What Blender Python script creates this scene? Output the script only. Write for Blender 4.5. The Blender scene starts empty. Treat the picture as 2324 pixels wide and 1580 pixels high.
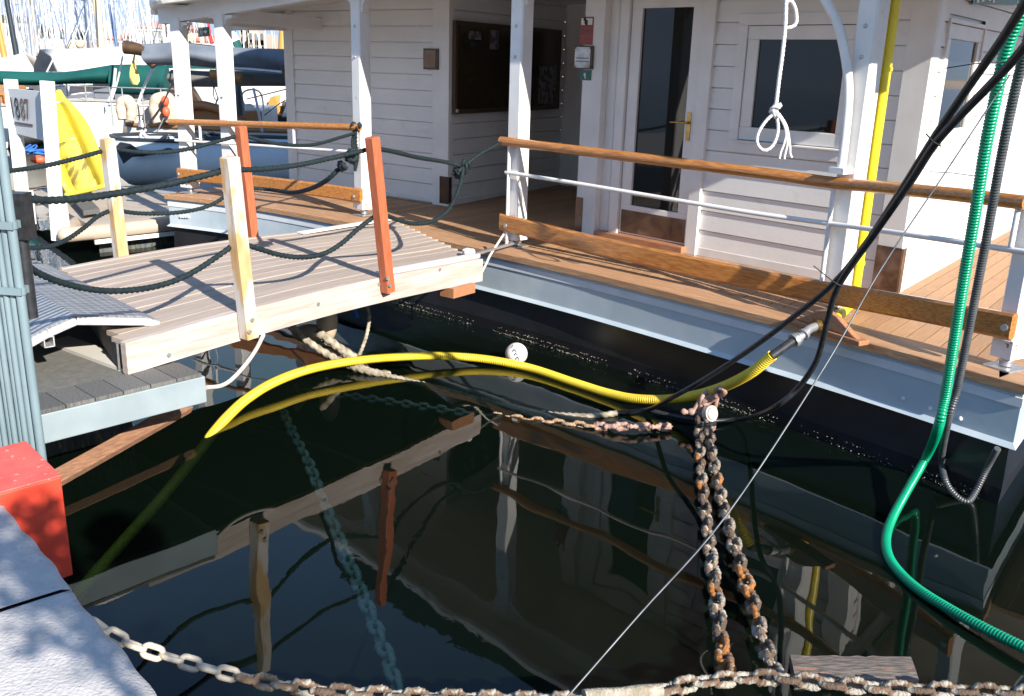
import bpy, math, random
import numpy as np
from math import radians as RAD, pi as PI, sin, cos, tan, atan2
random.seed(7)
SC = bpy.context.scene
COL = SC.collection
# ------------------------------------------------------------------ camera, sky, sun, exposure
FPX, CX, CY, CAMH = 2100.0, 1162.0, 790.0, 2.35      # lens in pixels of a 2324 px wide picture
_d = np.array([-200.0, 6842.0, FPX]); _d /= np.linalg.norm(_d)
_up = -_d
_fy = np.array([0, 0, 1.0]) - _up*_up[2]; _fy /= np.linalg.norm(_fy)
ROT = np.array([np.cross(_fy, _up), _fy, _up])       # camera axes (right, down, ahead) to the world
CAM = np.array([0, 0, CAMH])
cam = bpy.data.objects.new('camera', bpy.data.cameras.new('camera')); COL.objects.link(cam)
cam.data.sensor_width = 36.0; cam.data.lens = FPX/2324*36; cam.data.clip_start = 0.05; cam.data.clip_end = 3000
import mathutils
_m = mathutils.Matrix.Identity(4)
for _i in range(3):
    _m[_i][0] = ROT[_i][0]; _m[_i][1] = -ROT[_i][1]; _m[_i][2] = -ROT[_i][2]; _m[_i][3] = CAM[_i]
cam.matrix_world = _m
SC.camera = cam
SUN_EL, SUN_XY = RAD(28), np.array([0.59, -0.807])
W = bpy.data.worlds.new('World'); SC.world = W; W.use_nodes = True
_n = W.node_tree.nodes; _bg = _n['Background']
_sky = _n.new('ShaderNodeTexSky'); _sky.sky_type = 'NISHITA'; _sky.sun_disc = False
_sky.sun_elevation = SUN_EL; _sky.sun_rotation = atan2(SUN_XY[0], SUN_XY[1])
_sky.air_density = 1.0; _sky.dust_density = 0.1; _sky.ozone_density = 3.5
_cap = _n.new('ShaderNodeVectorMath'); _cap.operation = 'MINIMUM'; _cap.inputs[1].default_value = (2.3, 2.95, 4.1)   # keeps the low sky from burning out
W.node_tree.links.new(_sky.outputs[0], _cap.inputs[0]); W.node_tree.links.new(_cap.outputs[0], _bg.inputs[0]); _bg.inputs[1].default_value = 0.125
sl = bpy.data.lights.new('sun', 'SUN'); sl.energy = 4.8; sl.angle = RAD(0.5); sl.color = (1.0, 0.94, 0.85)
so = bpy.data.objects.new('sun', sl); COL.objects.link(so)
so.rotation_euler = mathutils.Vector((-SUN_XY[0]*cos(SUN_EL), -SUN_XY[1]*cos(SUN_EL), -sin(SUN_EL))).to_track_quat('-Z', 'Y').to_euler()
so.location = (6, -8, 9)
SC.view_settings.view_transform = 'Standard'; SC.view_settings.look = 'None'
SC.view_settings.exposure = 1.0; SC.view_settings.gamma = 1.0
SC.render.engine = 'CYCLES'
SC.cycles.max_bounces = 6; SC.cycles.transparent_max_bounces = 12; SC.cycles.caustics_reflective = False; SC.cycles.caustics_refractive = False

# ------------------------------------------------------------------ geometry of the picture -> the place
def ray(x, y): return ROT @ np.array([x-CX, y-CY, FPX])
def Z(x, y, z):                      # on the level plane z
    r = ray(x, y); return CAM + r*((z-CAMH)/r[2])
def Y(x, y, d):                      # on the upright plane at distance d
    r = ray(x, y); return CAM + r*(d/r[1])
def PL(x, y, p, q):                  # on the upright plane through ground points p, q
    n = np.array([q[1]-p[1], p[0]-q[0], 0.0]); r = ray(x, y)
    return CAM + r*((np.array([p[0], p[1], 0])-CAM) @ n/(r @ n))
def proj(p):
    v = ROT.T @ (np.array(p)-CAM); return np.array([CX+FPX*v[0]/v[2], CY+FPX*v[1]/v[2]])
def hz(base, y):                     # height above a ground point that the picture shows at row y
    lo, hi = -4.0, 8.0
    for _ in range(60):
        m = (lo+hi)/2
        if proj((base[0], base[1], m))[1] > y: lo = m
        else: hi = m
    return lo
V = lambda *a: np.array(a, float)
def unit(v): v = np.array(v, float); return v/max(np.linalg.norm(v), 1e-9)
def cat(pts, n=8):                   # smooth curve through points
    P = [np.array(p, float) for p in pts]
    if len(P) < 3: return [P[0]+(P[-1]-P[0])*t for t in np.linspace(0, 1, n+1)]
    P = [2*P[0]-P[1]] + P + [2*P[-1]-P[-2]]
    out = []
    for i in range(1, len(P)-2):
        a, b, c, d = P[i-1:i+3]
        for k in range(n):
            t = k/n
            out.append(.5*((2*b)+(c-a)*t+(2*a-5*b+4*c-d)*t*t+(3*b-a-3*c+d)*t**3))
    out.append(P[-2]); return out
def resample(pts, step):
    P = np.array(pts, float); L = np.r_[0, np.cumsum(np.linalg.norm(np.diff(P, axis=0), axis=1))]
    n = max(2, int(round(L[-1]/step))+1); s = np.linspace(0, L[-1], n)
    return np.stack([np.interp(s, L, P[:, k]) for k in range(3)], 1)
def pathY(px, d0, d1):               # picture points laid from distance d0 to d1
    P = np.array(px, float); L = np.r_[0, np.cumsum(np.linalg.norm(np.diff(P, axis=0), axis=1))]
    return [Y(x, y, d0+(d1-d0)*l/L[-1]) for (x, y), l in zip(px, L)]
def frames(P):
    P = np.array(P, float); T = np.gradient(P, axis=0); T /= np.maximum(np.linalg.norm(T, axis=1)[:, None], 1e-9)
    u = np.cross(T[0], [0, 0, 1.0]);
    if np.linalg.norm(u) < 1e-3: u = np.cross(T[0], [1.0, 0, 0])
    U = []
    for t in T:
        u = u - t*(u @ t); u = u/max(np.linalg.norm(u), 1e-9); U.append(u)
    U = np.array(U); return P, T, U, np.cross(T, U)

class MB:
    def __init__(s): s.v = []; s.f = []; s.sm = []
    def add(s, v, f, smooth=False):
        o = len(s.v); s.v += [tuple(map(float, p)) for p in v]; s.f += [tuple(i+o for i in q) for q in f]; s.sm += [smooth]*len(f); return s
    def box(s, c, a, b, d):          # centre and three half axes
        c, a, b, d = map(lambda t: np.array(t, float), (c, a, b, d))
        v = [c+i*a+j*b+k*d for i in (-1, 1) for j in (-1, 1) for k in (-1, 1)]
        return s.add(v, [(0, 1, 3, 2), (4, 6, 7, 5), (0, 4, 5, 1), (2, 3, 7, 6), (0, 2, 6, 4), (1, 5, 7, 3)])
    def bar(s, p, q, w, h, up=(0, 0, 1)):   # box from p to q, w wide, h along up
        p, q = np.array(p, float), np.array(q, float); t = q-p
        a = unit(np.cross(t, up)); b = unit(np.cross(a, t))
        return s.box((p+q)/2, t/2, a*w/2, b*h/2)
    def quadbox(s, quad, ext):       # four corners pushed along ext
        q = [np.array(p, float) for p in quad]; e = np.array(ext, float)
        return s.prism(q, e)
    def prism(s, poly, ext):
        q = [np.array(p, float) for p in poly]; e = np.array(ext, float); n = len(q)
        v = q + [p+e for p in q]
        f = [tuple(range(n-1, -1, -1)), tuple(range(n, 2*n))] + [(i, (i+1) % n, (i+1) % n+n, i+n) for i in range(n)]
        return s.add(v, f)
    def tube(s, pts, r, n=10, caps=True, rf=None, lobes=0, pitch=.12, amp=.2):
        P, T, U, B = frames(pts); m = len(P); L = np.r_[0, np.cumsum(np.linalg.norm(np.diff(P, axis=0), axis=1))]
        th = np.arange(n)*2*PI/n; v = []
        for i in range(m):
            R = r(i/(m-1)) if callable(r) else r
            if rf: R *= rf(L[i])
            rad = R*np.ones(n) if not lobes else R*(1-amp+amp*np.abs(np.cos(lobes/2*(th - 2*PI*L[i]/pitch/1)))*1.35)
            v += list(P[i]+np.outer(np.cos(th)*rad, U[i])+np.outer(np.sin(th)*rad, B[i]))
        f = [(i*n+k, i*n+(k+1) % n, (i+1)*n+(k+1) % n, (i+1)*n+k) for i in range(m-1) for k in range(n)]
        s.add(v, f, True)
        if caps: s.add(v[:n], [tuple(range(n-1, -1, -1))]); s.add(v[-n:], [tuple(range(n))])
        return s
    def rope(s, pts, r, step=None):
        st = step or r*.75; return s.tube(resample(pts, st), r, n=12, lobes=3, pitch=r*6.6, amp=.36)
    def corr(s, pts, r, pitch=.012, amp=.1, n=12):
        P = resample(pts, pitch/4); return s.tube(P, r, n=n, rf=lambda l: 1-amp*.5+amp*.5*cos(2*PI*l/pitch))
    def cyl(s, p, q, r, n=16, r2=None):
        a, b = (r, r if r2 is None else r2); return s.tube([np.array(p, float), np.array(q, float)], lambda t: a+(b-a)*t, n=n)
    def ball(s, c, r, n=12, m=16, sc=(1, 1, 1)):
        c = np.array(c, float); v = []; f = []
        for i in range(n+1):
            for k in range(m):
                a, b = PI*i/n, 2*PI*k/m
                v.append(c+V(sin(a)*cos(b)*sc[0], sin(a)*sin(b)*sc[1], cos(a)*sc[2])*r)
        for i in range(n):
            for k in range(m): f.append((i*m+k, (i+1)*m+k, (i+1)*m+(k+1) % m, i*m+(k+1) % m))
        return s.add(v, f, True)
    def grid(s, rows, smooth=True, closed=False):
        h, w = len(rows), len(rows[0]); v = [p for r in rows for p in r]
        f = [(i*w+k, i*w+(k+1) % w, (i+1)*w+(k+1) % w, (i+1)*w+k) for i in range(h-1) for k in range(w if closed else w-1)]
        return s.add(v, f, smooth)
    def build(s, name, mat, parent=None, bevel=0, solid=0, origin=None):
        base = V(0, 0, 0)
        if parent is not None: base = np.array(parent['_at']) if '_at' in parent.keys() else V(0, 0, 0)
        elif origin is not None: base = np.array(origin, float)
        else:
            a = np.array(s.v); base = V((a[:, 0].min()+a[:, 0].max())/2, (a[:, 1].min()+a[:, 1].max())/2, a[:, 2].min())
        me = bpy.data.meshes.new(name); me.from_pydata([tuple(np.array(p)-base) for p in s.v], [], s.f); me.update()
        me.polygons.foreach_set('use_smooth', s.sm); me.materials.append(mat)
        o = bpy.data.objects.new(name, me); COL.objects.link(o)
        if parent is not None: o.parent = parent; AT[o.name] = base; o['_at'] = [float(t) for t in base]
        else: o.location = tuple(base); o['_at'] = [float(t) for t in base]
        if solid: md = o.modifiers.new('solid', 'SOLIDIFY'); md.thickness = solid; md.offset = 0
        if bevel: md = o.modifiers.new('bevel', 'BEVEL'); md.width = bevel; md.segments = 2; md.limit_method = 'ANGLE'; md.angle_limit = RAD(40)
        return o
AT = {}
def tag(o, label, category, group=None, kind=None):
    o['label'] = label; o['category'] = category
    if group: o['group'] = group
    if kind: o['kind'] = kind
    return o
def thing(name, label, category, at, group=None):
    o = bpy.data.objects.new(name, None); COL.objects.link(o); o.location = tuple(map(float, at)); o['_at'] = [float(t) for t in at]
    o.empty_display_size = .1
    return tag(o, label, category, group)
def copy_tree(o, parent=None):
    c = o.copy(); COL.objects.link(c)
    if parent is not None: c.parent = parent
    for k in list(o.children): copy_tree(k, c)
    return c

# ------------------------------------------------------------------ materials
def mat(name, c, rough=.5, metal=0, c2=None, ns=8.0, nlo=.35, nhi=.65, bump=0, bs=60.0, stretch=None, ang=0, coat=0, island=0, c3=None, n3=2.0, t3=(.55, .7), spec=.5, det=6):
    m = bpy.data.materials.new(name); m.use_nodes = True; nt = m.node_tree; N = nt.nodes; L = nt.links
    b = N['Principled BSDF']; b.inputs['Roughness'].default_value = rough; b.inputs['Metallic'].default_value = metal
    b.inputs['Specular IOR Level'].default_value = spec
    if coat: b.inputs['Coat Weight'].default_value = coat; b.inputs['Coat Roughness'].default_value = .12
    tc = N.new('ShaderNodeTexCoord'); mp = N.new('ShaderNodeMapping'); L.new(tc.outputs['Object'], mp.inputs['Vector'])
    src = mp.outputs['Vector']
    if stretch:
        mp.inputs['Rotation'].default_value = (0, 0, -ang); mp2 = N.new('ShaderNodeMapping'); L.new(src, mp2.inputs['Vector'])
        mp2.inputs['Scale'].default_value = stretch; src = mp2.outputs['Vector']
    col = N.new('ShaderNodeRGB'); col.outputs[0].default_value = (*c, 1); out = col.outputs[0]
    def mix(fac, a, bb):
        x = N.new('ShaderNodeMix'); x.data_type = 'RGBA'; L.new(fac, x.inputs['Factor']); L.new(a, x.inputs['A'])
        if isinstance(bb, tuple): x.inputs['B'].default_value = (*bb, 1)
        else: L.new(bb, x.inputs['B'])
        return x.outputs['Result']
    def noise(sc, lo, hi, d=det, vec=None):
        t = N.new('ShaderNodeTexNoise'); t.inputs['Scale'].default_value = sc; t.inputs['Detail'].default_value = d
        L.new(vec or src, t.inputs['Vector']); r = N.new('ShaderNodeMapRange'); r.inputs['From Min'].default_value = lo; r.inputs['From Max'].default_value = hi
        L.new(t.outputs['Fac'], r.inputs['Value']); return r.outputs['Result']
    if c2: out = mix(noise(ns, nlo, nhi), out, c2)
    if c3: out = mix(noise(n3, *t3, d=8), out, c3)
    if island:
        g = N.new('ShaderNodeNewGeometry'); r = N.new('ShaderNodeMapRange'); L.new(g.outputs['Random Per Island'], r.inputs['Value'])
        r.inputs['To Min'].default_value = 1-island; r.inputs['To Max'].default_value = 1+island
        h = N.new('ShaderNodeHueSaturation'); L.new(r.outputs['Result'], h.inputs['Value']); L.new(out, h.inputs['Color']); out = h.outputs['Color']
    L.new(out, b.inputs['Base Color'])
    if bump:
        t = N.new('ShaderNodeTexNoise'); t.inputs['Scale'].default_value = bs; t.inputs['Detail'].default_value = 5; L.new(src, t.inputs['Vector'])
        bn = N.new('ShaderNodeBump'); bn.inputs['Strength'].default_value = bump; bn.inputs['Distance'].default_value = .01
        L.new(t.outputs['Fac'], bn.inputs['Height']); L.new(bn.outputs['Normal'], b.inputs['Normal'])
    return m
A_G, A_U, A_R = RAD(55), RAD(52), RAD(-47)
LONG = (1.2, 40, 40)
M = dict(
 white=mat('white_paint', (.78, .77, .75), .42, c2=(.70, .69, .67), ns=3, bump=.05, bs=25),
 siding=mat('siding_paint', (.78, .765, .74), .45, c2=(.71, .70, .68), ns=1.6, bump=.08, bs=30, c3=(.64, .62, .58), n3=6, t3=(.62, .8)),
 pillar=mat('pillar_paint', (.80, .79, .77), .38, c2=(.72, .71, .69), ns=5, bump=.05, bs=30, c3=(.45, .38, .30), n3=9, t3=(.70, .78)),
 chipped=mat('chipped_paint', (.78, .77, .75), .5, c2=(.70, .69, .66), ns=9, bump=.15, bs=60, c3=(.22, .13, .08), n3=26, t3=(.62, .66)),
 varnish=mat('varnished_teak', (.50, .215, .055), .32, c2=(.33, .12, .028), ns=5, nlo=.4, nhi=.62, stretch=(1.5, 22, 22), ang=A_R, coat=.5, bump=.05, bs=4),
 deck=mat('teak_planks', (.44, .255, .135), .62, c2=(.33, .18, .09), ns=5, stretch=LONG, ang=A_U, island=.16, bump=.15, bs=5),
 cover=mat('teak_covering', (.47, .265, .14), .58, c2=(.35, .185, .09), ns=4, stretch=(1.2, 26, 26), ang=A_R, bump=.12, bs=4, c3=(.55, .36, .22), n3=3),
 cleat=mat('mahogany', (.42, .20, .10), .5, c2=(.33, .14, .065), ns=4, stretch=(2, 26, 26), ang=A_R),
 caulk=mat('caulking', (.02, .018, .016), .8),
 grey_wood=mat('weathered_planks', (.41, .335, .28), .8, c2=(.32, .26, .215), ns=4, nlo=.4, nhi=.7, stretch=(1.0, 30, 30), ang=A_G, island=.09, bump=.25, bs=6, c3=(.45, .365, .30), n3=1.2, t3=(.45, .65)),
 beam_wood=mat('weathered_beam', (.48, .40, .35), .8, c2=(.40, .315, .265), ns=3, stretch=(1.0, 12, 12), ang=A_G, bump=.3, bs=8, c3=(.54, .47, .43), n3=2, t3=(.48, .65)),
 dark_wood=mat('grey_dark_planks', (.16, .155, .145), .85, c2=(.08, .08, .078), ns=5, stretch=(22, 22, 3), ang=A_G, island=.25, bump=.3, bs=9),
 peeled=mat('peeled_post', (.58, .39, .19), .7, c2=(.50, .30, .13), ns=4, stretch=(5, 5, 1.4), bump=.2, bs=8, c3=(.60, .56, .52), n3=2.2, t3=(.46, .56)),
 red_post=mat('red_brown_stain', (.47, .135, .058), .5, c2=(.38, .095, .04), ns=4, stretch=(14, 14, 2), bump=.12, bs=12),
 post_end=mat('raw_end_grain', (.45, .35, .25), .8, c2=(.3, .22, .15), ns=40),
 steel_blue=mat('blue_grey_steel', (.48, .55, .60), .33, c2=(.42, .50, .55), ns=2.5, bump=.12, bs=7, c3=(.56, .62, .65), n3=2, t3=(.5, .7)),
 stripe=mat('pale_stripe', (.72, .74, .77), .4, c2=(.65, .67, .70), ns=6),
 hull=mat('black_hull_paint', (.012, .012, .013), .30, c2=(.02, .02, .024), ns=3, bump=.1, bs=6),
 barnacle=mat('barnacles', (.55, .53, .46), .7, c2=(.3, .28, .2), ns=80),
 grey_paint=mat('grey_steel_paint', (.19, .26, .285), .42, c2=(.16, .22, .245), ns=6, bump=.05, bs=30),
 beam_paint=mat('grey_beam_paint', (.28, .335, .355), .45, c2=(.24, .29, .31), ns=5, bump=.06, bs=30, c3=(.40, .24, .12), n3=14, t3=(.66, .76)),
 alu=mat('chequer_aluminium', (.34, .35, .37), .45, .35, c2=(.27, .28, .30), ns=6),
 alu_edge=mat('aluminium_edge', (.75, .74, .73), .35, .6, c2=(.6, .6, .6), ns=20),
 galv=mat('galvanised_steel', (.55, .56, .57), .4, .7, c2=(.42, .42, .43), ns=25),
 brass=mat('brass', (.55, .36, .12), .3, .9, c2=(.35, .22, .08), ns=20),
 bronze=mat('bronze_plate', (.20, .12, .075), .35, .6, c2=(.11, .065, .045), ns=7, c3=(.3, .2, .14), n3=5),
 copper_dark=mat('brown_plate', (.055, .032, .022), .3, .3, c2=(.09, .05, .03), ns=5),
 rope=mat('black_green_rope', (.008, .016, .019), .7, c2=(.017, .027, .030), ns=40, bump=.25, bs=150, spec=.25),
 white_rope=mat('white_rope', (.78, .77, .75), .75, c2=(.62, .61, .60), ns=60, bump=.3, bs=160),
 hemp=mat('old_hawser', (.42, .37, .29), .9, c2=(.20, .17, .12), ns=18, bump=.5, bs=60),
 cream=mat('cream_line', (.66, .60, .54), .6, c2=(.52, .46, .40), ns=20),
 yhose=mat('yellow_hose', (.80, .60, .035), .42, c2=(.70, .50, .04), ns=4, c3=(.25, .22, .05), n3=6, t3=(.66, .78)),
 ypipe=mat('yellow_pipe', (.82, .64, .02), .35, c2=(.74, .56, .02), ns=5),
 ghose=mat('green_hose', (.0, .32, .155), .28, c2=(.0, .25, .12), ns=6, coat=.2),
 bhose=mat('grey_conduit', (.05, .055, .062), .35, c2=(.08, .085, .09), ns=10),
 cable=mat('black_cable', (.014, .016, .019), .42, c2=(.03, .032, .036), ns=30),
 wire=mat('steel_wire', (.07, .08, .09), .4, .4, c2=(.14, .15, .16), ns=14),
 rust=mat('crusted_rust', (.15, .095, .06), .85, c2=(.36, .14, .035), ns=16, nlo=.5, nhi=.64, bump=1.0, bs=90, c3=(.36, .335, .28), n3=19, t3=(.46, .56)),
 rust_dark=mat('dark_rust', (.07, .048, .035), .85, c2=(.16, .10, .06), ns=14, bump=1.0, bs=90, c3=(.33, .31, .26), n3=20, t3=(.54, .62)), rust_orange=mat('flaky_orange_rust', (.34, .13, .03), .85, c2=(.12, .07, .04), ns=13, nlo=.45, nhi=.6, bump=1.0, bs=90, c3=(.36, .33, .27), n3=20, t3=(.55, .63)),
 pale_chain=mat('pale_galvanised', (.60, .53, .43), .6, c2=(.50, .42, .32), ns=20, bump=.4, bs=120),
 rust_chain=mat('orange_rust', (.36, .17, .06), .85, c2=(.42, .38, .30), ns=16, bump=.9, bs=80, c3=(.10, .07, .05), n3=22),
 weed_chain=mat('weedy_chain', (.42, .47, .38), .85, c2=(.55, .58, .48), ns=18, bump=.8, bs=60),
 pink_iron=mat('pinkish_iron', (.42, .28, .23), .7, c2=(.27, .15, .11), ns=14, bump=.6, bs=60),
 timber=mat('rusty_timber', (.30, .155, .085), .8, c2=(.20, .10, .06), ns=5, stretch=(3, 14, 14), ang=RAD(57), bump=.4, bs=8),
 wet_wood=mat('driftwood', (.085, .08, .072), .6, c2=(.22, .17, .14), ns=5, stretch=(3, 16, 16), bump=.6, bs=9, c3=(.36, .17, .09), n3=3, t3=(.6, .7)),
 red_box=mat('red_paint', (.66, .062, .032), .45, c2=(.70, .06, .03), ns=3, bump=.04, bs=20, c3=(.45, .05, .03), n3=7, t3=(.62, .8)),
 stone=mat('quay_stone', (.56, .53, .515), .85, c2=(.47, .445, .43), ns=14, bump=.55, bs=90, c3=(.40, .38, .37), n3=40, t3=(.6, .72)),
 carpet=mat('grey_felt', (.16, .155, .14), .95, c2=(.12, .118, .105), ns=30, bump=.3, bs=120),
 ball=mat('white_leather', (.75, .72, .68), .5, c2=(.62, .57, .52), ns=6),
 ball_dark=mat('dark_print', (.03, .035, .06), .5),
 glass=mat('dark_glass', (.008, .011, .012), .03, spec=.45),
 clear_glass=None, curtain=mat('dark_curtain', (.07, .08, .10), .9, c2=(.045, .05, .065), ns=3),
 board=mat('brown_board', (.030, .021, .010), .22, c2=(.045, .030, .013), ns=2),
 board_edge=mat('dark_brown_edge', (.07, .04, .02), .5),
 door_dark=mat('dark_door', (.012, .014, .012), .4),
 poster=mat('grey_poster', (.22, .22, .23), .6, c2=(.06, .06, .065), ns=16, nlo=.45, nhi=.55),
 green_sign=mat('green_sign', (.012, .10, .075), .4),
 sign_white=mat('sign_white', (.75, .76, .75), .5),
 sign_red=mat('sign_red', (.32, .055, .04), .5, c2=(.27, .045, .035), ns=20),
 black=mat('black_print', (.015, .015, .017), .5),
 brown_ink=mat('brown_ink', (.16, .085, .06), .5),
 slide=mat('yellow_plastic', (.74, .62, .10), .45, c2=(.66, .53, .10), ns=2, c3=(.20, .165, .07), n3=2.2, t3=(.44, .60), stretch=(5, 2, 1.3), ang=RAD(-20)),
 slide_clean=mat('clean_yellow_plastic', (.80, .68, .07), .4, c2=(.74, .60, .06), ns=2),
 raft=mat('beige_raft', (.47, .40, .33), .7, c2=(.38, .32, .265), ns=3, bump=.1, bs=30),
 raft_grey=mat('grey_raft_deck', (.36, .35, .34), .75, c2=(.30, .29, .29), ns=2),
 bumper=mat('beige_bumper', (.50, .40, .31), .5, c2=(.44, .34, .265), ns=4),
 concrete=mat('weedy_concrete', (.12, .125, .12), .9, c2=(.055, .06, .058), ns=3, stretch=(8, 8, 1.5), bump=.3, bs=20, c3=(.28, .26, .09), n3=5, t3=(.6, .7)),
 dinghy=mat('grey_boat_hull', (.62, .66, .67), .45, c2=(.55, .60, .62), ns=2),
 gel=mat('white_gelcoat', (.74, .72, .68), .3, c2=(.66, .63, .59), ns=2),
 tarp=mat('white_tarp', (.74, .70, .64), .8, c2=(.66, .61, .55), ns=1.2, bump=.5, bs=3),
 cream_tarp=mat('cream_tarp', (.60, .57, .51), .8, c2=(.50, .48, .43), ns=1.2, bump=.5, bs=3),
 gtarp=mat('green_cover', (.0, .085, .075), .75, c2=(.0, .06, .055), ns=2, bump=.6, bs=4),
 ntarp=mat('slate_cover', (.16, .185, .22), .75, c2=(.11, .13, .165), ns=2, bump=.9, bs=3),
 ttarp=mat('taupe_cover', (.17, .165, .155), .8, c2=(.12, .118, .11), ns=2, bump=.9, bs=3),
 teak=mat('boat_teak', (.42, .20, .07), .45, c2=(.30, .13, .045), ns=6, stretch=(2, 20, 20)),
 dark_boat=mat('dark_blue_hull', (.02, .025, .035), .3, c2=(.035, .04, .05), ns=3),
 dark_brown=mat('dark_spar', (.04, .026, .018), .5, c2=(.10, .05, .02), ns=5),
 mast_white=mat('white_mast', (.72, .73, .74), .4), mast_grey=mat('grey_mast', (.42, .45, .50), .4, .3),
 mast_cream=mat('cream_mast', (.62, .52, .36), .5, c2=(.55, .45, .30), ns=1), mast_black=mat('black_mast', (.02, .03, .04), .4),
 mast_wood=mat('orange_mast', (.55, .26, .06), .45), mast_blue=mat('blue_mast', (.10, .16, .30), .5), mast_red=mat('red_stay', (.42, .02, .03), .5),
 canvas=mat('beige_canvas', (.62, .50, .38), .85, c2=(.54, .43, .32), ns=4, bump=.5, bs=14),
 yflag=mat('yellow_flag', (.72, .58, .18), .8), blue_rope=mat('blue_rope', (.03, .14, .5), .7), orange=mat('orange_red', (.7, .12, .05), .5),
 fort=mat('pink_stone', (.50, .40, .34), .9, c2=(.44, .345, .29), ns=.12, bump=.2, bs=1),
 house=mat('cream_facade', (.58, .47, .38), .85, c2=(.53, .42, .34), ns=.2), roof=mat('terracotta_roof', (.48, .20, .12), .85, c2=(.40, .16, .10), ns=.6),
 shutter=mat('window_shade', (.14, .15, .16), .6), leaves=mat('far_leaves', (.035, .06, .028), .85, c2=(.065, .095, .045), ns=.4), trunk=mat('far_trunk', (.09, .065, .045), .9),
 propeller=mat('tan_fender', (.50, .39, .28), .6, c2=(.42, .32, .22), ns=8, bump=.1, bs=30),
 skin=mat('skin', (.50, .30, .22), .55), cloth=mat('dark_jacket', (.05, .055, .07), .8, c2=(.035, .04, .05), ns=10, bump=.3, bs=20), jeans=mat('jeans', (.06, .08, .14), .85, c2=(.05, .065, .11), ns=30), hair=mat('brown_hair', (.05, .03, .02), .7),
)
def see_through_glass():
    m = bpy.data.materials.new('window_glass'); m.use_nodes = True; nt = m.node_tree; N = nt.nodes; L = nt.links; N.remove(N['Principled BSDF'])
    t = N.new('ShaderNodeBsdfTransparent'); t.inputs[0].default_value = (.55, .60, .58, 1); g = N.new('ShaderNodeBsdfGlossy'); g.inputs['Roughness'].default_value = .02
    fr = N.new('ShaderNodeFresnel'); fr.inputs[0].default_value = 1.5; mx = N.new('ShaderNodeMixShader'); L.new(fr.outputs[0], mx.inputs[0]); L.new(t.outputs[0], mx.inputs[1]); L.new(g.outputs[0], mx.inputs[2]); L.new(mx.outputs[0], N['Material Output'].inputs['Surface']); return m
M['clear_glass'] = see_through_glass()

# ------------------------------------------------------------------ water and quay
def water_material():
    m = bpy.data.materials.new('harbour_water'); m.use_nodes = True; nt = m.node_tree; N = nt.nodes; L = nt.links
    N.remove(N['Principled BSDF']); out = N['Material Output']
    tr = N.new('ShaderNodeBsdfTransparent'); tr.inputs[0].default_value = (.84, .95, .86, 1)
    gl = N.new('ShaderNodeBsdfGlossy'); gl.inputs['Roughness'].default_value = .015; gl.inputs['Color'].default_value = (1, 1, 1, 1)
    fr = N.new('ShaderNodeFresnel'); fr.inputs['IOR'].default_value = 1.33
    df = N.new('ShaderNodeBsdfDiffuse'); df.inputs[0].default_value = (.010, .021, .013, 1)   # murk just under the surface
    mu = N.new('ShaderNodeMixShader'); mu.inputs[0].default_value = .22; L.new(tr.outputs[0], mu.inputs[1]); L.new(df.outputs[0], mu.inputs[2])
    mx = N.new('ShaderNodeMixShader'); L.new(fr.outputs[0], mx.inputs[0]); L.new(mu.outputs[0], mx.inputs[1]); L.new(gl.outputs[0], mx.inputs[2])
    L.new(mx.outputs[0], out.inputs['Surface'])
    tc = N.new('ShaderNodeTexCoord'); mp = N.new('ShaderNodeMapping'); mp.inputs['Scale'].default_value = (1.0, .55, 1); mp.inputs['Rotation'].default_value = (0, 0, .5)
    L.new(tc.outputs['Object'], mp.inputs['Vector'])
    n1 = N.new('ShaderNodeTexNoise'); n1.inputs['Scale'].default_value = 1.6; n1.inputs['Detail'].default_value = 2; L.new(mp.outputs[0], n1.inputs['Vector'])
    n2 = N.new('ShaderNodeTexNoise'); n2.inputs['Scale'].default_value = 16; n2.inputs['Detail'].default_value = 2; n2.inputs['Distortion'].default_value = .6; L.new(mp.outputs[0], n2.inputs['Vector'])
    n3 = N.new('ShaderNodeTexNoise'); n3.inputs['Scale'].default_value = .55; L.new(mp.outputs[0], n3.inputs['Vector'])
    r3 = N.new('ShaderNodeMapRange'); r3.inputs['From Min'].default_value = .5; r3.inputs['From Max'].default_value = .68; L.new(n3.outputs['Fac'], r3.inputs['Value'])
    ml = N.new('ShaderNodeMath'); ml.operation = 'MULTIPLY'; L.new(n2.outputs['Fac'], ml.inputs[0]); L.new(r3.outputs['Result'], ml.inputs[1])
    ma = N.new('ShaderNodeMath'); ma.operation = 'MULTIPLY_ADD'; L.new(ml.outputs[0], ma.inputs[0]); ma.inputs[1].default_value = .10; L.new(n1.outputs['Fac'], ma.inputs[2])
    bp = N.new('ShaderNodeBump'); bp.inputs['Strength'].default_value = .11; bp.inputs['Distance'].default_value = .06
    L.new(ma.outputs[0], bp.inputs['Height']); L.new(bp.outputs[0], gl.inputs['Normal']); L.new(bp.outputs[0], fr.inputs['Normal'])
    va = N.new('ShaderNodeVolumeAbsorption'); va.inputs['Color'].default_value = (.54, .72, .48, 1); va.inputs['Density'].default_value = 1.1
    L.new(va.outputs[0], out.inputs['Volume'])
    return m
w = MB(); w.box((0, 300, -2.5), (420, 0, 0), (0, 320, 0), (0, 0, 2.5))
water = w.build('water', water_material()); water['kind'] = 'structure'
w = MB(); w.add([(-430, -30, -4.9), (430, -30, -4.9), (430, 630, -4.9), (-430, 630, -4.9)], [(0, 1, 2, 3)])
o = w.build('harbour_bed', mat('mud', (.02, .022, .016), .95)); o['kind'] = 'structure'

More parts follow.
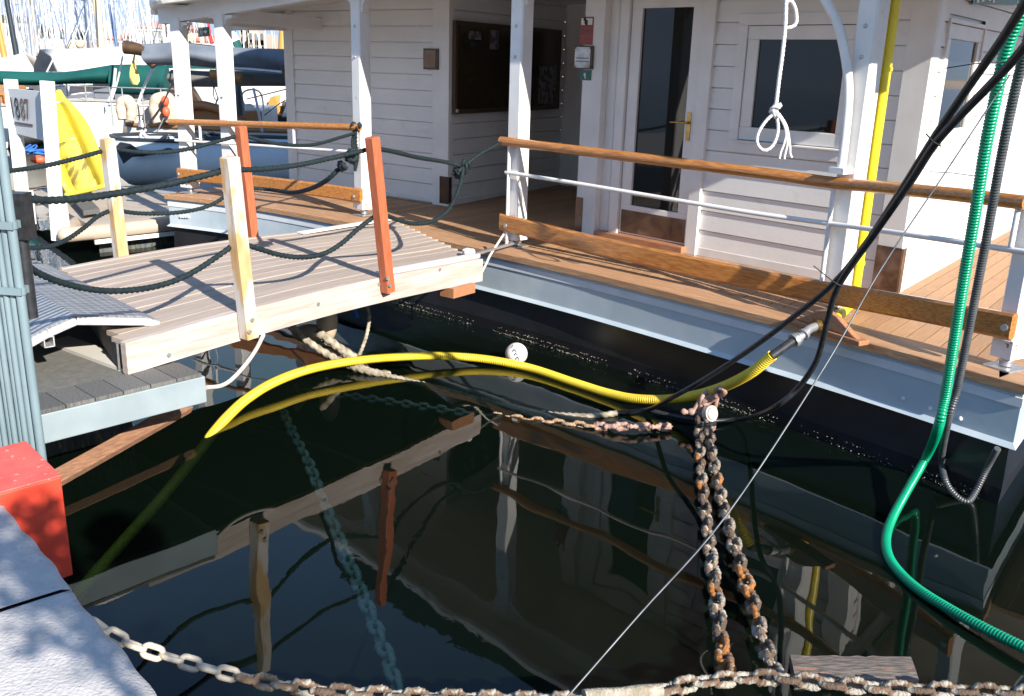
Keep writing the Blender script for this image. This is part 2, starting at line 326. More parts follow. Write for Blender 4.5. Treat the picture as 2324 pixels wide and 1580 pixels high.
QA, QB = Z(0, 1141, .75), Z(352, 1580, .75)
qd = unit((QB-QA)*V(1, 1, 0)); qn = V(qd[1], -qd[0], 0)
if qn @ (CAM-QA) < 0: qn = -qn
QZ = .75
def quay():
    # coping stones: each a slightly uneven block along the edge, paved ground behind
    s0 = -9.0; L = []; rr = random.Random(3)
    s = -9.0; joint = 0.0
    sJ = (Z(150, 1335, .75)-QA) @ qd                  # a joint the picture shows
    stops = [sJ+1.35*k for k in range(-8, 9)]
    mb = MB()
    for a, b in zip(stops[:-1], stops[1:]):
        n, mrows = 40, 14; rows = []
        dz = rr.uniform(-.004, .004)
        for i in range(mrows+1):
            t = (i-1)/(mrows-1)*1.1 if i > 1 else (0, .02)[i]; row = []
            for k in range(n+1):
                ss = a+.006+(b-a-.012)*k/n; e = min(1, min(ss-a, b-ss)/.03)
                zz = QZ+dz-.012*(1-t/.02 if t < .02 else 0) - .004*(1-e) + .002*sin(ss*23+t*7)*cos(t*17)
                wob = .004*sin(ss*9)+.003*sin(ss*31) if i < 2 else 0
                p = QA+qd*ss+qn*(t+wob-(.0 if i else .01)); row.append(V(p[0], p[1], zz))
            rows.append(row)
        lip = [V(p[0], p[1], p[2]-.06)-qn*.004 for p in rows[0]]; bot = [V(p[0], p[1], -.8)-qn*.004 for p in rows[0]]
        bk = [V(p[0], p[1], p[2]-.3) for p in rows[-1]]
        mb.grid([bot, lip]+rows+[bk])
        for k in (0, -1): mb.add([bot[k], rows[0][k], rows[-1][k], bk[k]], [(0, 1, 2, 3)])
    o = mb.build('quay', M['stone']); o['kind'] = 'structure'
    g = MB(); p, q = QA+qd*-12+qn*1.105, QA+qd*14+qn*1.105
    g.prism([V(p[0], p[1], QZ-.6), V(q[0], q[1], QZ-.6), V(*(q+qn*14)[:2], QZ-.6), V(*(p+qn*14)[:2], QZ-.6)], (0, 0, .594))
    o = g.build('quay_paving', M['stone']); o['kind'] = 'structure'
quay()

# ------------------------------------------------------------------ the houseboat
DZ = .75
DU = unit((.61, .79, 0))                                   # fore-and-aft line of the end walls and deck planks
E0 = [Z(x, y, .70) for x, y in [(373, 451), (507, 464), (650, 488), (870, 530), (1105, 580), (1294, 622), (1460, 664), (1623, 706), (1862, 766), (2046, 817), (2180, 856), (2330, 897)]]
E0 = [V(p[0], p[1], 0) for p in E0]
# ease the reading errors out of the edge
E0s = [E0[0]]+[(E0[i-1]+2*E0[i]+E0[i+1])/4 for i in range(1, len(E0)-1)]+[E0[-1]]
EDGE = [V(*p[:2], 0) for p in resample(cat(E0s, 8), .16)]
def norm2(P):
    P = np.array(P); T = np.gradient(P, axis=0); T /= np.linalg.norm(T, axis=1)[:, None]
    return [V(t[1], -t[0], 0)*(1 if (V(t[1], -t[0], 0) @ V(-.75, -.66, 0)) > 0 else -1) for t in T]   # outwards, to the quay
EN = norm2(EDGE)
def around(off, z, back=6.0):
    """hull outline off metres outside the deck edge at height z: bow end, long side, stern end"""
    side = [p+n*off for p, n in zip(EDGE, EN)]
    nb, ns = V(-DU[1], DU[0], 0), V(DU[1], -DU[0], 0)
    tb, ts = unit(side[1]-side[0]), unit(side[-1]-side[-2])
    pb, ps = side[0]-tb*off*1.0, side[-1]+ts*off*1.0
    P = [pb+DU*back]+[pb+DU*.6, pb]+side[1:-1]+[ps, ps+DU*.6]+[ps+DU*back]
    return [V(p[0], p[1], z) for p in P]
boat_at = V(*Z(1500, 675, .75)[:2], 0)
boat = thing('houseboat', 'white clapboard houseboat with teak deck, varnished rails and black hull', 'houseboat', boat_at)
def strip(name, prof, m, parent, bevel=0):
    mb = MB(); mb.grid([around(o, z) for o, z in prof], smooth=False); return mb.build(name, m, parent, bevel=bevel)
strip('covering_board', [(-.30, DZ+.004), (-.006, DZ+.004), (.0, DZ-.002), (.0, DZ-.052), (-.05, DZ-.055)], M['cover'], boat)
sk = strip('sheer_strake', [(-.03, .695), (-.03, .40), (.0, .372), (-.10, .362)], M['steel_blue'], boat)
strip('stripe', [(-.03, .667), (-.022, .665), (-.022, .612), (-.03, .61)], M['stripe'], sk)
def skirt_details():
    for x, y in [(2050, 905), (2112, 927), (2180, 950)]:      # rivet-like studs near the stern
        mb = MB(); p, q = EDGE[-6], EDGE[-1]; w_ = PL(x, y, p-EN[-3]*.03, q-EN[-3]*.03); mb.ball(w_+EN[-3]*.002, .014, 8, 8); mb.build('stud', M['stripe'], sk)
    for x in (450, 468, 486, 504):
        mb = MB(); w_ = PL((x-500)*0+ (500+(x-450)*1.35+0)/1.5396*0+ (411+(x-450)*.3), 492, EDGE[0]-EN[0]*.03, EDGE[5]-EN[0]*.03); mb.ball(w_, .022, 8, 8); mb.build('stud', M['stripe'], sk)
skirt_details()
strip('hull', [(-.06, .42), (-.05, .1), (-.08, -.3), (-.5, -1.2)], M['hull'], boat)
gr = MB(); rr = random.Random(5)
wl = around(-.045, .0)
for _ in range(1500):                                       # barnacles and foam along the waterline
    i = rr.randrange(3, len(wl)-4); t = rr.random(); p = wl[i]*(1-t)+wl[i+1]*t
    if (sin(p[0]*5.1)+sin(p[0]*11.7+1)) < rr.uniform(-1.6, .6): continue
    r = rr.uniform(.0012, .0034); gr.ball(p+V(-.75, -.66, 0)*rr.uniform(.0, .03)+V(0, 0, rr.choice([.01, .012, .05])+rr.uniform(-.006, .006)), r, 3, 5, (1.3, 1.3, .8))
gb = gr.build('barnacle_growth', M['barnacle'], boat); gb['kind'] = 'stuff'

# deck planks, laid along the end walls, trimmed under the covering board
def planks():
    mb = MB(); inner = [p-n*.27 for p, n in zip(EDGE, EN)]
    nrm = V(DU[1], -DU[0], 0); w_ = .112
    s = np.array([p @ nrm for p in inner]); t = np.array([p @ DU for p in inner]); od = np.argsort(s); s, t = s[od], t[od]
    k = s[0]-.1
    sub = MB()
    while k < s[-1]+.1:
        t0 = min(np.interp(k, s, t), np.interp(k+w_, s, t)); a = nrm*(k+w_/2)
        sub.box(V(*(a+DU*(t0+3.2))[:2], DZ-.014), DU*3.2, nrm*(w_/2-.0035), V(0, 0, .014)); k += w_
    d = sub.build('deck', M['deck'], boat)
    c = MB(); c.grid([[V(*p[:2], DZ-.012) for p in inner], [V(*(p+DU*6.4)[:2], DZ-.012) for p in inner]]); c.build('deck_caulking', M['caulk'], boat)
planks()

# walls
LC, RC = Z(668, 416, DZ), Z(1016, 468, DZ)                 # left cabin front
A_, B_ = Z(1325, 527, DZ), Z(2028, 668, DZ)                # right cabin front
WTOP = 3.16
REC = unit(Z(1146, 443, DZ)-RC)
RCB, AB = RC+REC*2.7, A_+REC*2.9
SR = unit(Z(2191, 577, DZ)-B_); BB = B_+SR*5
LB = LC+DU*5
def wall_axes(p, q):
    t = unit(q-p); n = V(t[1], -t[0], 0)
    if n @ (CAM-p) < 0: n = -n
    return t, n
def siding(name, p, q, holes=(), z0=DZ+.06, z1=WTOP, ex=.175, proud=.013, parent=None):
    """overlapping boards with real steps; holes are (s0, s1, z0, z1) along the wall"""
    t, n = wall_axes(p, q); Lw = np.linalg.norm((q-p)[:2]); mb = MB(); z = z0
    sb = sorted({0, Lw, *[h[0] for h in holes], *[h[1] for h in holes]})
    while z < z1-1e-3:
        zt = min(z+ex, z1); zb = sorted({z, zt, *[h[k] for h in holes for k in (2, 3) if z < h[k] < zt]})
        for a, b in zip(sb[:-1], sb[1:]):
            for c, d in zip(zb[:-1], zb[1:]):
                if any(h[0] <= (a+b)/2 <= h[1] and h[2] <= (c+d)/2 <= h[3] for h in holes): continue
                oc, od = proud*(1-(c-z)/ex)+.002, proud*(1-(d-z)/ex)+.002
                P = lambda s, zz, o: V(*(p+t*s+n*o)[:2], zz)
                d2 = d-.009 if d == zt else d
                mb.add([P(a, c, oc), P(b, c, oc), P(b, d2, od), P(a, d2, od)], [(0, 1, 2, 3)])
                mb.add([P(a, c, -.014), P(b, c, -.014), P(b, c, oc), P(a, c, oc)], [(0, 1, 2, 3)])
                if d2 < d: mb.add([P(a, d2, od), P(b, d2, od), P(b, d2, -.014), P(a, d2, -.014)], [(0, 1, 2, 3)])
        z = zt
    return mb.build(name, M['siding'], parent or boat)
def wrect(p, q, s0, s1, z0, z1, off, th, mb):
    t, n = wall_axes(p, q); c = p+t*(s0+s1)/2+n*(off+th/2)
    return mb.box(V(*c[:2], (z0+z1)/2), t*(s1-s0)/2, n*th/2, V(0, 0, (z1-z0)/2))
def sz(p, q, x, y):
    w_ = PL(x, y, p, q); t, _ = wall_axes(p, q); return (w_-p) @ t, w_[2]
def srange(p, q, px):
    v = [sz(p, q, *a) for a in px]; return (v[0][0]+v[3][0])/2, (v[1][0]+v[2][0])/2, (v[2][1]+v[3][1])/2, (v[0][1]+v[1][1])/2   # tl tr br bl
def backing(p, q, holes=()):
    mb = MB(); t, n = wall_axes(p, q); Lw = np.linalg.norm((q-p)[:2])
    wrect(p, q, 0, Lw, DZ-.03, WTOP, -.05, .04, mb); return mb
core = MB()
for a, b in ((LC, RC), (RC, RCB), (LB, LC), (RCB, AB), (AB, A_), (B_, BB)): 
    t, n = wall_axes(a, b); wrect(a, b, 0, np.linalg.norm((b-a)[:2]), DZ-.03, WTOP, -.10, .085, core)
# the right front wall core stops at the door and the window
DG = srange(A_, B_, [(1460, 18), (1576, 17), (1541, 482), (1434, 467)])      # door glass
WG = srange(A_, B_, [(1722, 91), (1922, 89), (1899, 303), (1708, 290)])      # window glass
LAB = np.linalg.norm((B_-A_)[:2])
ds0, ds1, dzt = DG[0]-.13, DG[1]+.13, DG[3]+.13
for a, b, c, d in ((0, ds0, DZ-.03, WTOP), (ds0, ds1, dzt, WTOP), (ds1, WG[0]-.03, DZ-.03, WTOP), (WG[0]-.03, WG[1]+.03, DZ-.03, WG[2]-.03), (WG[0]-.03, WG[1]+.03, WG[3]+.03, WTOP), (WG[1]+.03, LAB, DZ-.03, WTOP)):
    wrect(A_, B_, a, b, c, d, -.10, .085, core)
core.build('wall_core', M['siding'], boat)
tLab, nLab = wall_axes(A_, B_)
siding('wall', LC, RC); siding('wall', RC, RCB)
siding('wall', A_, B_, [(0, ds1+.12, 0, 9), (WG[0]-.2, WG[1]+.2, WG[2]-.21, WG[3]+.2)])
RW = srange(B_, BB, [(2153, 90), (2216, 95), (2184, 297), (2125, 288)])
siding('wall', B_, BB, [(RW[0]-.14, RW[1]+.14, RW[2]-.15, RW[3]+.17)])
mb = MB(); wrect(AB, A_, 0, np.linalg.norm((AB-A_)[:2]), DZ, WTOP, -.012, .012, mb); wrect(RCB, AB, 0, np.linalg.norm((RCB-AB)[:2]), DZ, WTOP, -.012, .012, mb)
mb.build('passage_wall', M['siding'], boat)
# corner boards, base boards, trim round the door
tr = MB()
LLR = np.linalg.norm((RC-LC)[:2]); L2 = np.linalg.norm((RCB-RC)[:2])
wrect(LC, RC, -.02, .10, DZ, WTOP, 0, .024, tr); wrect(LC, RC, LLR-.22, LLR+.024, DZ, WTOP, 0, .026, tr)
wrect(RC, RCB, 0, .05, DZ, WTOP, 0, .024, tr); wrect(LC, RC, .10, LLR-.22, DZ+.02, DZ+.075, 0, .02, tr)
wrect(RC, RCB, .05, L2, DZ, DZ+.07, 0, .02, tr)
wrect(B_, BB, -.0, .16, DZ, WTOP, 0, .024, tr); wrect(B_, BB, .16, 5, DZ, DZ+.10, 0, .018, tr)
wrect(A_, B_, LAB-.17, LAB+.024, DZ, WTOP, 0, .026, tr); wrect(A_, B_, ds1+.12, LAB-.17, DZ, DZ+.075, 0, .018, tr)
sA = sz(A_, B_, 1362, 530)[0]
wrect(A_, B_, -.02, sA, DZ, WTOP, 0, .10, tr)                      # pilaster that carries the signs
wrect(A_, B_, sA, ds0-.10, DZ, WTOP, 0, .02, tr); wrect(A_, B_, sA+.10, sA+.112, DZ, WTOP, .02, .006, tr)
wrect(A_, B_, ds0-.10, ds0, DZ, WTOP, 0, .045, tr); wrect(A_, B_, ds1, ds1+.12, DZ, WTOP, 0, .045, tr); wrect(A_, B_, ds0, ds1, dzt, WTOP, 0, .04, tr)
# window surrounds
for (p, q, g, o) in ((A_, B_, WG, .2), (B_, BB, RW, .14)):
    for a, b, c, d in ((g[0]-o, g[1]+o, g[3]+.11, g[3]+o), (g[0]-o, g[1]+o, g[2]-o-.01, g[2]-.11), (g[0]-o, g[0]-.11, g[2]-.11, g[3]+.11), (g[1]+.11, g[1]+o, g[2]-.11, g[3]+.11)):
        wrect(p, q, a, b, c, d, 0, .028, tr)
tr.build('trim', M['white'], boat, bevel=.004)
def window(p, q, g, inside=False):
    f = MB()
    for a, b, c, d in ((g[0]-.11, g[1]+.11, g[3]+.0, g[3]+.105), (g[0]-.11, g[1]+.11, g[2]-.105, g[2]), (g[0]-.105, g[0], g[2], g[3]), (g[1], g[1]+.105, g[2], g[3])):
        wrect(p, q, a, b, c, d, -.02, .035, f)
    wd = f.build('window', M['white'], boat, bevel=.005)
    s = MB(); wrect(p, q, g[0]-.1, g[1]+.1, g[3]+.105, g[3]+.112, -.01, .018, s); wrect(p, q, g[0]-.1, g[1]+.1, g[2]-.112, g[2]-.105, -.01, .016, s); s.build('seal', M['black'], wd)
    s = MB(); wrect(p, q, g[0]-.13, g[1]+.13, g[2]-.128, g[2]-.113, 0, .05, s); s.build('sill', M['white'], wd, bevel=.003)
    s = MB(); wrect(p, q, g[0], g[1], g[2], g[3], -.012, .008, s); s.build('pane', M['glass'], wd)
    if inside: folds(p, q, g, wd)
    return wd
def folds(p, q, g, parent, a0=0.0, a1=1.0):
    t, n = wall_axes(p, q); c = MB(); rows = []
    for z in (g[2]-.1, g[3]+.1): rows.append([V(*(p+t*(g[0]+(g[1]-g[0])*(a0+(a1-a0)*k/60))-n*(.30+.035*sin(k*.9)+.02*sin(k*.37)))[:2], z) for k in range(61)])
    c.grid(rows); c.build('curtain', M['curtain'], parent)
window(A_, B_, WG, True); window(B_, BB, RW)
# door
kp = srange(A_, B_, [(1411, 473), (1556, 496), (1553, 551), (1409, 523)])
f = MB()
for a, b, c, d in ((ds0+.01, ds1-.01, DG[3], dzt-.012), (ds0+.01, ds1-.01, DZ+.07, DG[2]), (ds0+.01, DG[0], DG[2], DG[3]), (DG[1], ds1-.01, DG[2], DG[3])): wrect(A_, B_, a, b, c, d, -.03, .045, f)
door = f.build('door', M['white'], boat, bevel=.004)
f = MB(); wrect(A_, B_, DG[0], DG[1], DG[2], DG[3], -.02, .01, f); f.build('pane', M['glass'], door)
folds(A_, B_, (DG[0], DG[1]+.5, DG[2], DG[3]), door, .55, 1.0)
for (x0, x1, y0, y1, m_) in ((1428, 1466, 358, 384, 'sign_red'), (1426, 1462, 386, 410, 'sign_white'), (1426, 1466, 412, 440, 'blue_rope'), (1426, 1560, 445, 452, 'teak')):
    a, b = sz(A_, B_, x0, y1), sz(A_, B_, x1, y0); f = MB(); wrect(A_, B_, a[0], b[0], a[1], b[1], -.42, .15, f); f.build('shelf_item', M[m_], door, bevel=.005)
f = MB(); wrect(A_, B_, ds0+.03, ds1-.03, DZ+.085, DG[2]-.05, .016, .004, f); f.build('kick_plate', M['bronze'], door)
h0 = sz(A_, B_, 1568, 255); h1 = sz(A_, B_, 1566, 320); hc = sz(A_, B_, 1567, 279); hl = sz(A_, B_, 1531, 277)
f = MB(); wrect(A_, B_, h0[0]-.022, h0[0]+.022, h1[1], h0[1], .016, .006, f)
P_ = lambda s, z, o: V(*(A_+tLab*s+nLab*o)[:2], z)
f.cyl(P_(h0[0], hc[1], .02), P_(h0[0], hc[1], .06), .009); f.tube(cat([P_(h0[0], hc[1], .06), P_(h0[0]-.05, hc[1]+.002, .064), P_(hl[0], hl[1], .062)]), .008); f.build('handle', M['brass'], door)
f = MB(); wrect(A_, B_, sA+.03, ds1+.02, DZ+.001, DZ+.065, 0, .11, f); f.build('door_sill', M['cleat'], boat, bevel=.008)
# corner plates
f = MB(); wrect(A_, B_, LAB-.17, LAB+.032, DZ+.01, DZ+.36, .027, .006, f); wrect(B_, BB, -.02, .06, DZ+.01, DZ+.355, .025, .006, f); f.build('corner_plate', M['bronze'], boat)
f = MB(); wrect(LC, RC, LLR-.10, LLR+.032, DZ+.03, DZ+.34, .027, .006, f); wrect(RC, RCB, -.02, .035, DZ+.03, DZ+.335, .025, .006, f); f.build('corner_plate', M['copper_dark'], boat)
f = MB(); wrect(A_, B_, -.03, .06, DZ+.01, DZ+.36, .101, .005, f); wrect(AB, A_, np.linalg.norm((AB-A_)[:2])-.04, np.linalg.norm((AB-A_)[:2])+.02, DZ+.01, DZ+.36, .01, .005, f); f.build('corner_plate', M['bronze'], boat)
# dark doorway at the end of the passage
LB2 = np.linalg.norm((AB-RCB)[:2])
f = MB(); wrect(RCB, AB, LB2*.12, LB2*.99, DZ+.02, 2.85, .001, .03, f); dd = f.build('passage_door', M['white'], boat)
f = MB(); wrect(RCB, AB, LB2*.20, LB2*.95, 1.25, 2.78, .032, .006, f); wrect(RCB, AB, LB2*.20, LB2*.95, DZ+.08, 1.1, .032, .006, f); f.build('door_panel', M['door_dark'], dd)

# pillars, beams, brackets, roof
PB = {1: Z(433, 438, DZ), 2: Z(529, 449, DZ), 3: Z(826, 489, DZ), 4: Z(1170, 560, DZ), 5: Z(1891, 712, DZ), 6: Z(2280, 836, DZ)}
PT = {1: 2.70, 2: 2.78, 3: 2.99, 4: 3.02, 5: 3.02}
BD = {1: unit(PB[2]-PB[1]), 2: unit(PB[3]-PB[1]), 3: unit(PB[4]-PB[3]), 4: unit(PB[5]-PB[4]), 5: unit(PB[6]-PB[5])*.4+unit(PB[5]-PB[4])*.6, 6: unit(PB[6]-PB[5])}
ON = {k: V(unit(d)[1], -unit(d)[0], 0)*(1 if V(d[1], -d[0], 0) @ V(-.75, -.66, 0) > 0 else -1) for k, d in BD.items()}
LP = {k: None for k in PB}
def post(k, top, w=.145, shoe=True):
    d = unit(BD[k]); n = ON[k]; p = PB[k]; mb = MB()
    ch = .012; h = w/2                                    # chamfered shaft
    ring = lambda z: [V(*(p+d*a+n*b)[:2], z) for a, b in ((h-ch, h), (h, h-ch), (h, -h+ch), (h-ch, -h), (-h+ch, -h), (-h, -h+ch), (-h, h-ch), (-h+ch, h))]
    mb.grid([ring(DZ+.085), ring(top)], smooth=False, closed=True); mb.add(ring(DZ+.085), [tuple(range(8))]); mb.add(ring(top), [tuple(range(8))])
    o = mb.build('pillar' if k < 6 else 'rail_post', M['pillar'], boat)
    s = MB(); s.box(V(*p[:2], DZ+.125), d*(h+.008), n*(h+.008), V(0, 0, .055)); s.build('shoe', M['chipped'], o, bevel=.004)
    s = MB(); s.cyl(V(*p[:2], DZ+.02), V(*p[:2], DZ+.075), .035); s.ball(V(*p[:2], DZ+.05), .04, 8, 12, (1, 1, .6)); s.box(V(*p[:2], DZ+.009), d*.085, n*.085, V(0, 0, .005)); s.build('foot', M['galv'], o)
    for z in ((hz(p, 60), hz(p, 130)) if k in (3, 4, 5) else (1.9,) if k < 6 else ()):
        s = MB(); s.ball(V(*(p+n*(h+.002))[:2], z), .014, 6, 10); s.build('bolt', M['galv'], o)
    return o
for k in range(1, 6): post(k, PT[k]+.05)
post(6, hz(PB[6], 462), .115)
bm = MB()
order = [1, 2, 3, 4, 5]
ext0 = PB[1]-BD[1]*.25; ext1 = PB[5]+unit(BD[5])*1.55
chain_pts = [V(*ext0[:2], PT[1]-.02)]+[V(*PB[k][:2], PT[k]) for k in order]+[V(*ext1[:2], 3.02)]
for a, b in zip(chain_pts[:-1], chain_pts[1:]):
    bm.bar(a+V(0, 0, .085), b+V(0, 0, .085), .11, .17)
beam = bm.build('beam', M['white'], boat)
def bracket(k, sgn, L, H):
    d = unit(PB[k+1]-PB[k]) if sgn > 0 else -unit(PB[k]-PB[k-1]) if k > 1 else -BD[1]
    n = V(d[1], -d[0], 0); p = PB[k]+d*.07; z = PT[k]+.002
    prof = [(0, 0), (L, 0), (L, -.03)]+[(.02+(L-.03)*(1-cos(a)), -.03-(H-.06)*(1-sin(a))) for a in np.linspace(PI/2, 0, 9)][0:]+[(0.02, -H), (0, -H)]
    pl = [V(*(p+d*a)[:2], z+b) for a, b in prof]
    mb = MB(); mb.prism([q-n*.04 for q in pl], n*.08); return mb
for k, s, L, H in ((1, 1, .10, .09), (2, -1, .10, .09), (2, 1, .12, .10), (3, -1, .22, .16), (3, 1, .20, .19), (4, -1, .14, .14), (4, 1, .30, .19), (5, -1, .2, .16)):
    bracket(k, s, L, H).build('bracket', M['white'], boat)
# inner cross beam of the bow veranda and the roof
xb = MB(); c = PB[2]+DU*1.55; e = LC+V(0, 0, 0)
xb.bar(V(*(LC-unit(RC-LC)*1.2)[:2], 2.78), V(*LC[:2], 2.78), .1, .2); xb.bar(V(*PB[1][:2], 2.79), V(*(PB[1]+DU*1.6)[:2], 2.74), .1, .14); xb.bar(V(*PB[2][:2], 2.79), V(*(PB[2]+DU*1.6)[:2], 2.74), .1, .14)
xb.build('cross_beam', M['white'], boat)
rf = MB()
out = .36
RO = [Z(345, 31, 2.83), PB[1]+ON[1]*out, PB[2]+ON[2]*out, PB[3]+ON[3]*out, PB[4]+ON[4]*out, PB[5]+ON[5]*out]
RO.append(V(2.78, 4.86, 0))
zb = [2.83, 2.865, 2.93, 3.08, 3.13, 3.15, 3.15]
cv = cat([V(*p[:2], z) for p, z in zip(RO, zb)], 6)
# eave profile: bullnose fascia then soffit running in
def off_in(P, d):
    P = np.array(P); T = np.gradient(P[:, :2], axis=0); T /= np.linalg.norm(T, axis=1)[:, None]
    return [V(p[0]-d*(t[1])*(-1), p[1]-d*t[0], p[2]) if False else V(p[0]+d*(-t[1] if -t[1]*.75+t[0]*.66 > 0 else t[1]), p[1]+d*(t[0] if -t[1]*.75+t[0]*.66 > 0 else -t[0]), p[2]) for p, t in zip(P, T)]
rows = []
for d, dz in ((1.2, .02), (.10, .0), (.05, -.012), (.02, -.005), (.0, .03), (.0, .075), (.03, .115), (.12, .14), (1.2, .2)):
    rows.append([p+V(0, 0, dz) for p in off_in(cv, d)])
rf.grid(rows, smooth=False)
# flat field of the roof behind the eave, with ends closed
bow = [cv[0]+DU*t for t in (0, 5.5)]; stern = [cv[-1]+DU*t for t in (0, 5.5)]
for zz in (.045, .16): rf.grid([[p+DU*t+V(0, 0, zz) for p in cv] for t in (.06, 5.5)])
for e, s in ((bow, 1), (stern, 1)):
    a, b = e; rf.bar(V(*(a+DU*.02)[:2], a[2]+.07), V(*b[:2], b[2]+.07), .14, .16)
rf.build('roof', M['white'], boat)
up = MB()                                                   # upper storey, set back: only the water mirrors it
q0, q1 = LC+DU*.8, B_+SR*1.0
ux = unit(q1-q0)
up.prism([V(*p[:2], 3.3) for p in (q0-ux*.2, q1, q1+DU*4, q0+DU*4)], (0, 0, 2.3)); up.build('upper_cabin', M['glass'], boat)
# rails on the straight lines between the pillars
PR = {k: PB[k]+ON[k]*(.145/2+.036) for k in PB}
def onrail(x, y):
    segs = ([(1, 2), (2, 3)] if x < 900 else [(4, 5), (5, 6)])
    best = None
    for a, b in segs:
        p, q = PR[a], PR[b]; w_ = PL(x, y, p, q); t = ((w_-p) @ unit(q-p))/np.linalg.norm((q-p)[:2])
        e = max(0, -t, t-1)
        if best is None or e < best[0]: best = (e, w_)
    return best[1]
def railtube(name, px, r, m, n=12, smooth=2):
    P = [onrail(*a) for a in px]; mb = MB(); mb.tube(cat(P, 6), r, n=n); return mb.build(name, m, boat)
def flatrail(name, px, h, th):
    P = cat([onrail(*a) for a in px], 6); mb = MB(); rows = []
    N_ = norm2([V(*p[:2], 0) for p in P])
    for a, b in ((th/2, h/2-.015), (th/2-.012, h/2), (-th/2+.012, h/2), (-th/2, h/2-.015), (-th/2, -h/2+.015), (-th/2+.012, -h/2), (th/2-.012, -h/2), (th/2, -h/2+.015), (th/2, h/2-.015)):
        rows.append([p+n*a+V(0, 0, b) for p, n in zip(P, N_)])
    mb.grid(rows, smooth=False)
    for i in (0, -1): mb.add([r[i] for r in rows[:-1]], [tuple(range(8))])
    return mb.build(name, M['varnish'], boat)
railtube('handrail', [(1137, 320), (1299, 340), (1460, 360), (1620, 380), (1760, 397), (1890, 415), (2040, 429), (2180, 443), (2330, 461)], .040, M['varnish'])
railtube('handrail', [(385, 277), (470, 279), (560, 282), (690, 285.5), (817, 289)], .036, M['varnish'])
railtube('lower_rail', [(1148, 391), (1300, 415), (1460, 442), (1700, 482), (1885, 508), (2100, 538), (2330, 573)], .017, M['white'])
railtube('lower_rail', [(398, 319), (520, 326), (650, 334.5), (809, 345)], .015, M['white'])
r1 = flatrail('plank_rail', [(1137, 503), (1300, 544), (1460, 580), (1623, 615), (1760, 643), (1890, 666), (2100, 704), (2300, 742)], .15, .05)
r2 = flatrail('plank_rail', [(405, 395), (527, 407), (680, 425), (820, 444)], .145, .05)
f = MB()
for r_, pts in ((r1, [(1153, 512), (2285, 742)]), (r2, [(411, 395), (517, 412), (808, 446)])):
    for x, y in pts: f = MB(); w_ = onrail(x, y)+V(-.75, -.66, 0)*.028; f.cyl(w_, w_+V(-.75, -.66, 0)*.012, .02, 10); f.build('bolt', M['galv'], r_)
for x, y0, y1 in ((1156, 322, 560), (1893, 420, 640), (2312, 465, 560), (453, 285, 318), (666, 289, 335), (809, 293, 350)):
    f = MB(); a = onrail(x, y0); f.tube([a, V(a[0], a[1], hz(a, y1))], .016); f.build('stanchion', M['white'], boat)
# curved davit tube beside the stern pillar
dv = PB[5]+ON[5]*.12-BD[5]*.02
dvp, dvq = dv, dv-unit(PB[5]-PB[4])
f = MB(); pts = [PL(x, y, dvp, dvq) for x, y in [(1909, 385), (1919, 300), (1925, 235), (1924, 170), (1913, 100), (1897, 45), (1872, 0), (1840, -45), (1800, -80)]]
f.tube(cat(pts, 8), .03, 12); f.box(pts[0]+V(0, 0, -.005), unit(BD[5])*.055, ON[5]*.06, V(0, 0, .02)); f.build('davit', M['pillar'], boat)
# yellow riser pipe
yb = Z(1933, 710, DZ)+V(0, 0, .065)
yt = PL(2023, -8, yb, yb+V(1, -1.2, 0))
f = MB(); ytop = V(yb[0], yb[1], 3.2)
rcl = [ytop, V(yb[0], yb[1], 2.0), V(yb[0], yb[1], DZ+.17)]+cat([V(yb[0], yb[1], DZ+.13), yb+V(-.01, -.01, .0), yb+V(-.06, -.075, -.0), yb+V(-.10, -.14, .0)], 5)
f.tube(resample(rcl, .03), .036, 14)
for y in (157, 597):
    z = hz(yb, y); f.cyl(V(yb[0], yb[1], z-.012), V(yb[0], yb[1], z+.012), .042, 16)
z = hz(yb, 157); f.bar(V(yb[0], yb[1], z), PB[5]+V(0, 0, z-DZ), .014, .02)
ypipe = f.build('riser_pipe', M['ypipe'], boat)
# fairlead cleat on the covering board with the hose fitting through it
c0, c1 = Z(1799, 722, DZ+.03), Z(1962, 776, DZ+.03)
cu = unit(c1-c0); cn = V(cu[1], -cu[0], 0); cm = (c0+c1)/2; Lc = np.linalg.norm(c1-c0)
f = MB(); f.box(V(*cm[:2], DZ+.02), cu*Lc/2, cn*.045, V(0, 0, .016))
prof = [(-.48, .0), (-.40, .02), (-.15, .10), (.0, .12), (.15, .10), (.40, .02), (.48, .0)]
f.prism([cm+cu*a*Lc*.9-cn*.022+V(0, 0, b+.016-cm[2]+DZ+.02) for a, b in prof], cn*.044); f.build('fairlead', M['cleat'], boat, bevel=.006)
HS = [yb+V(-.10, -.14, .0)]

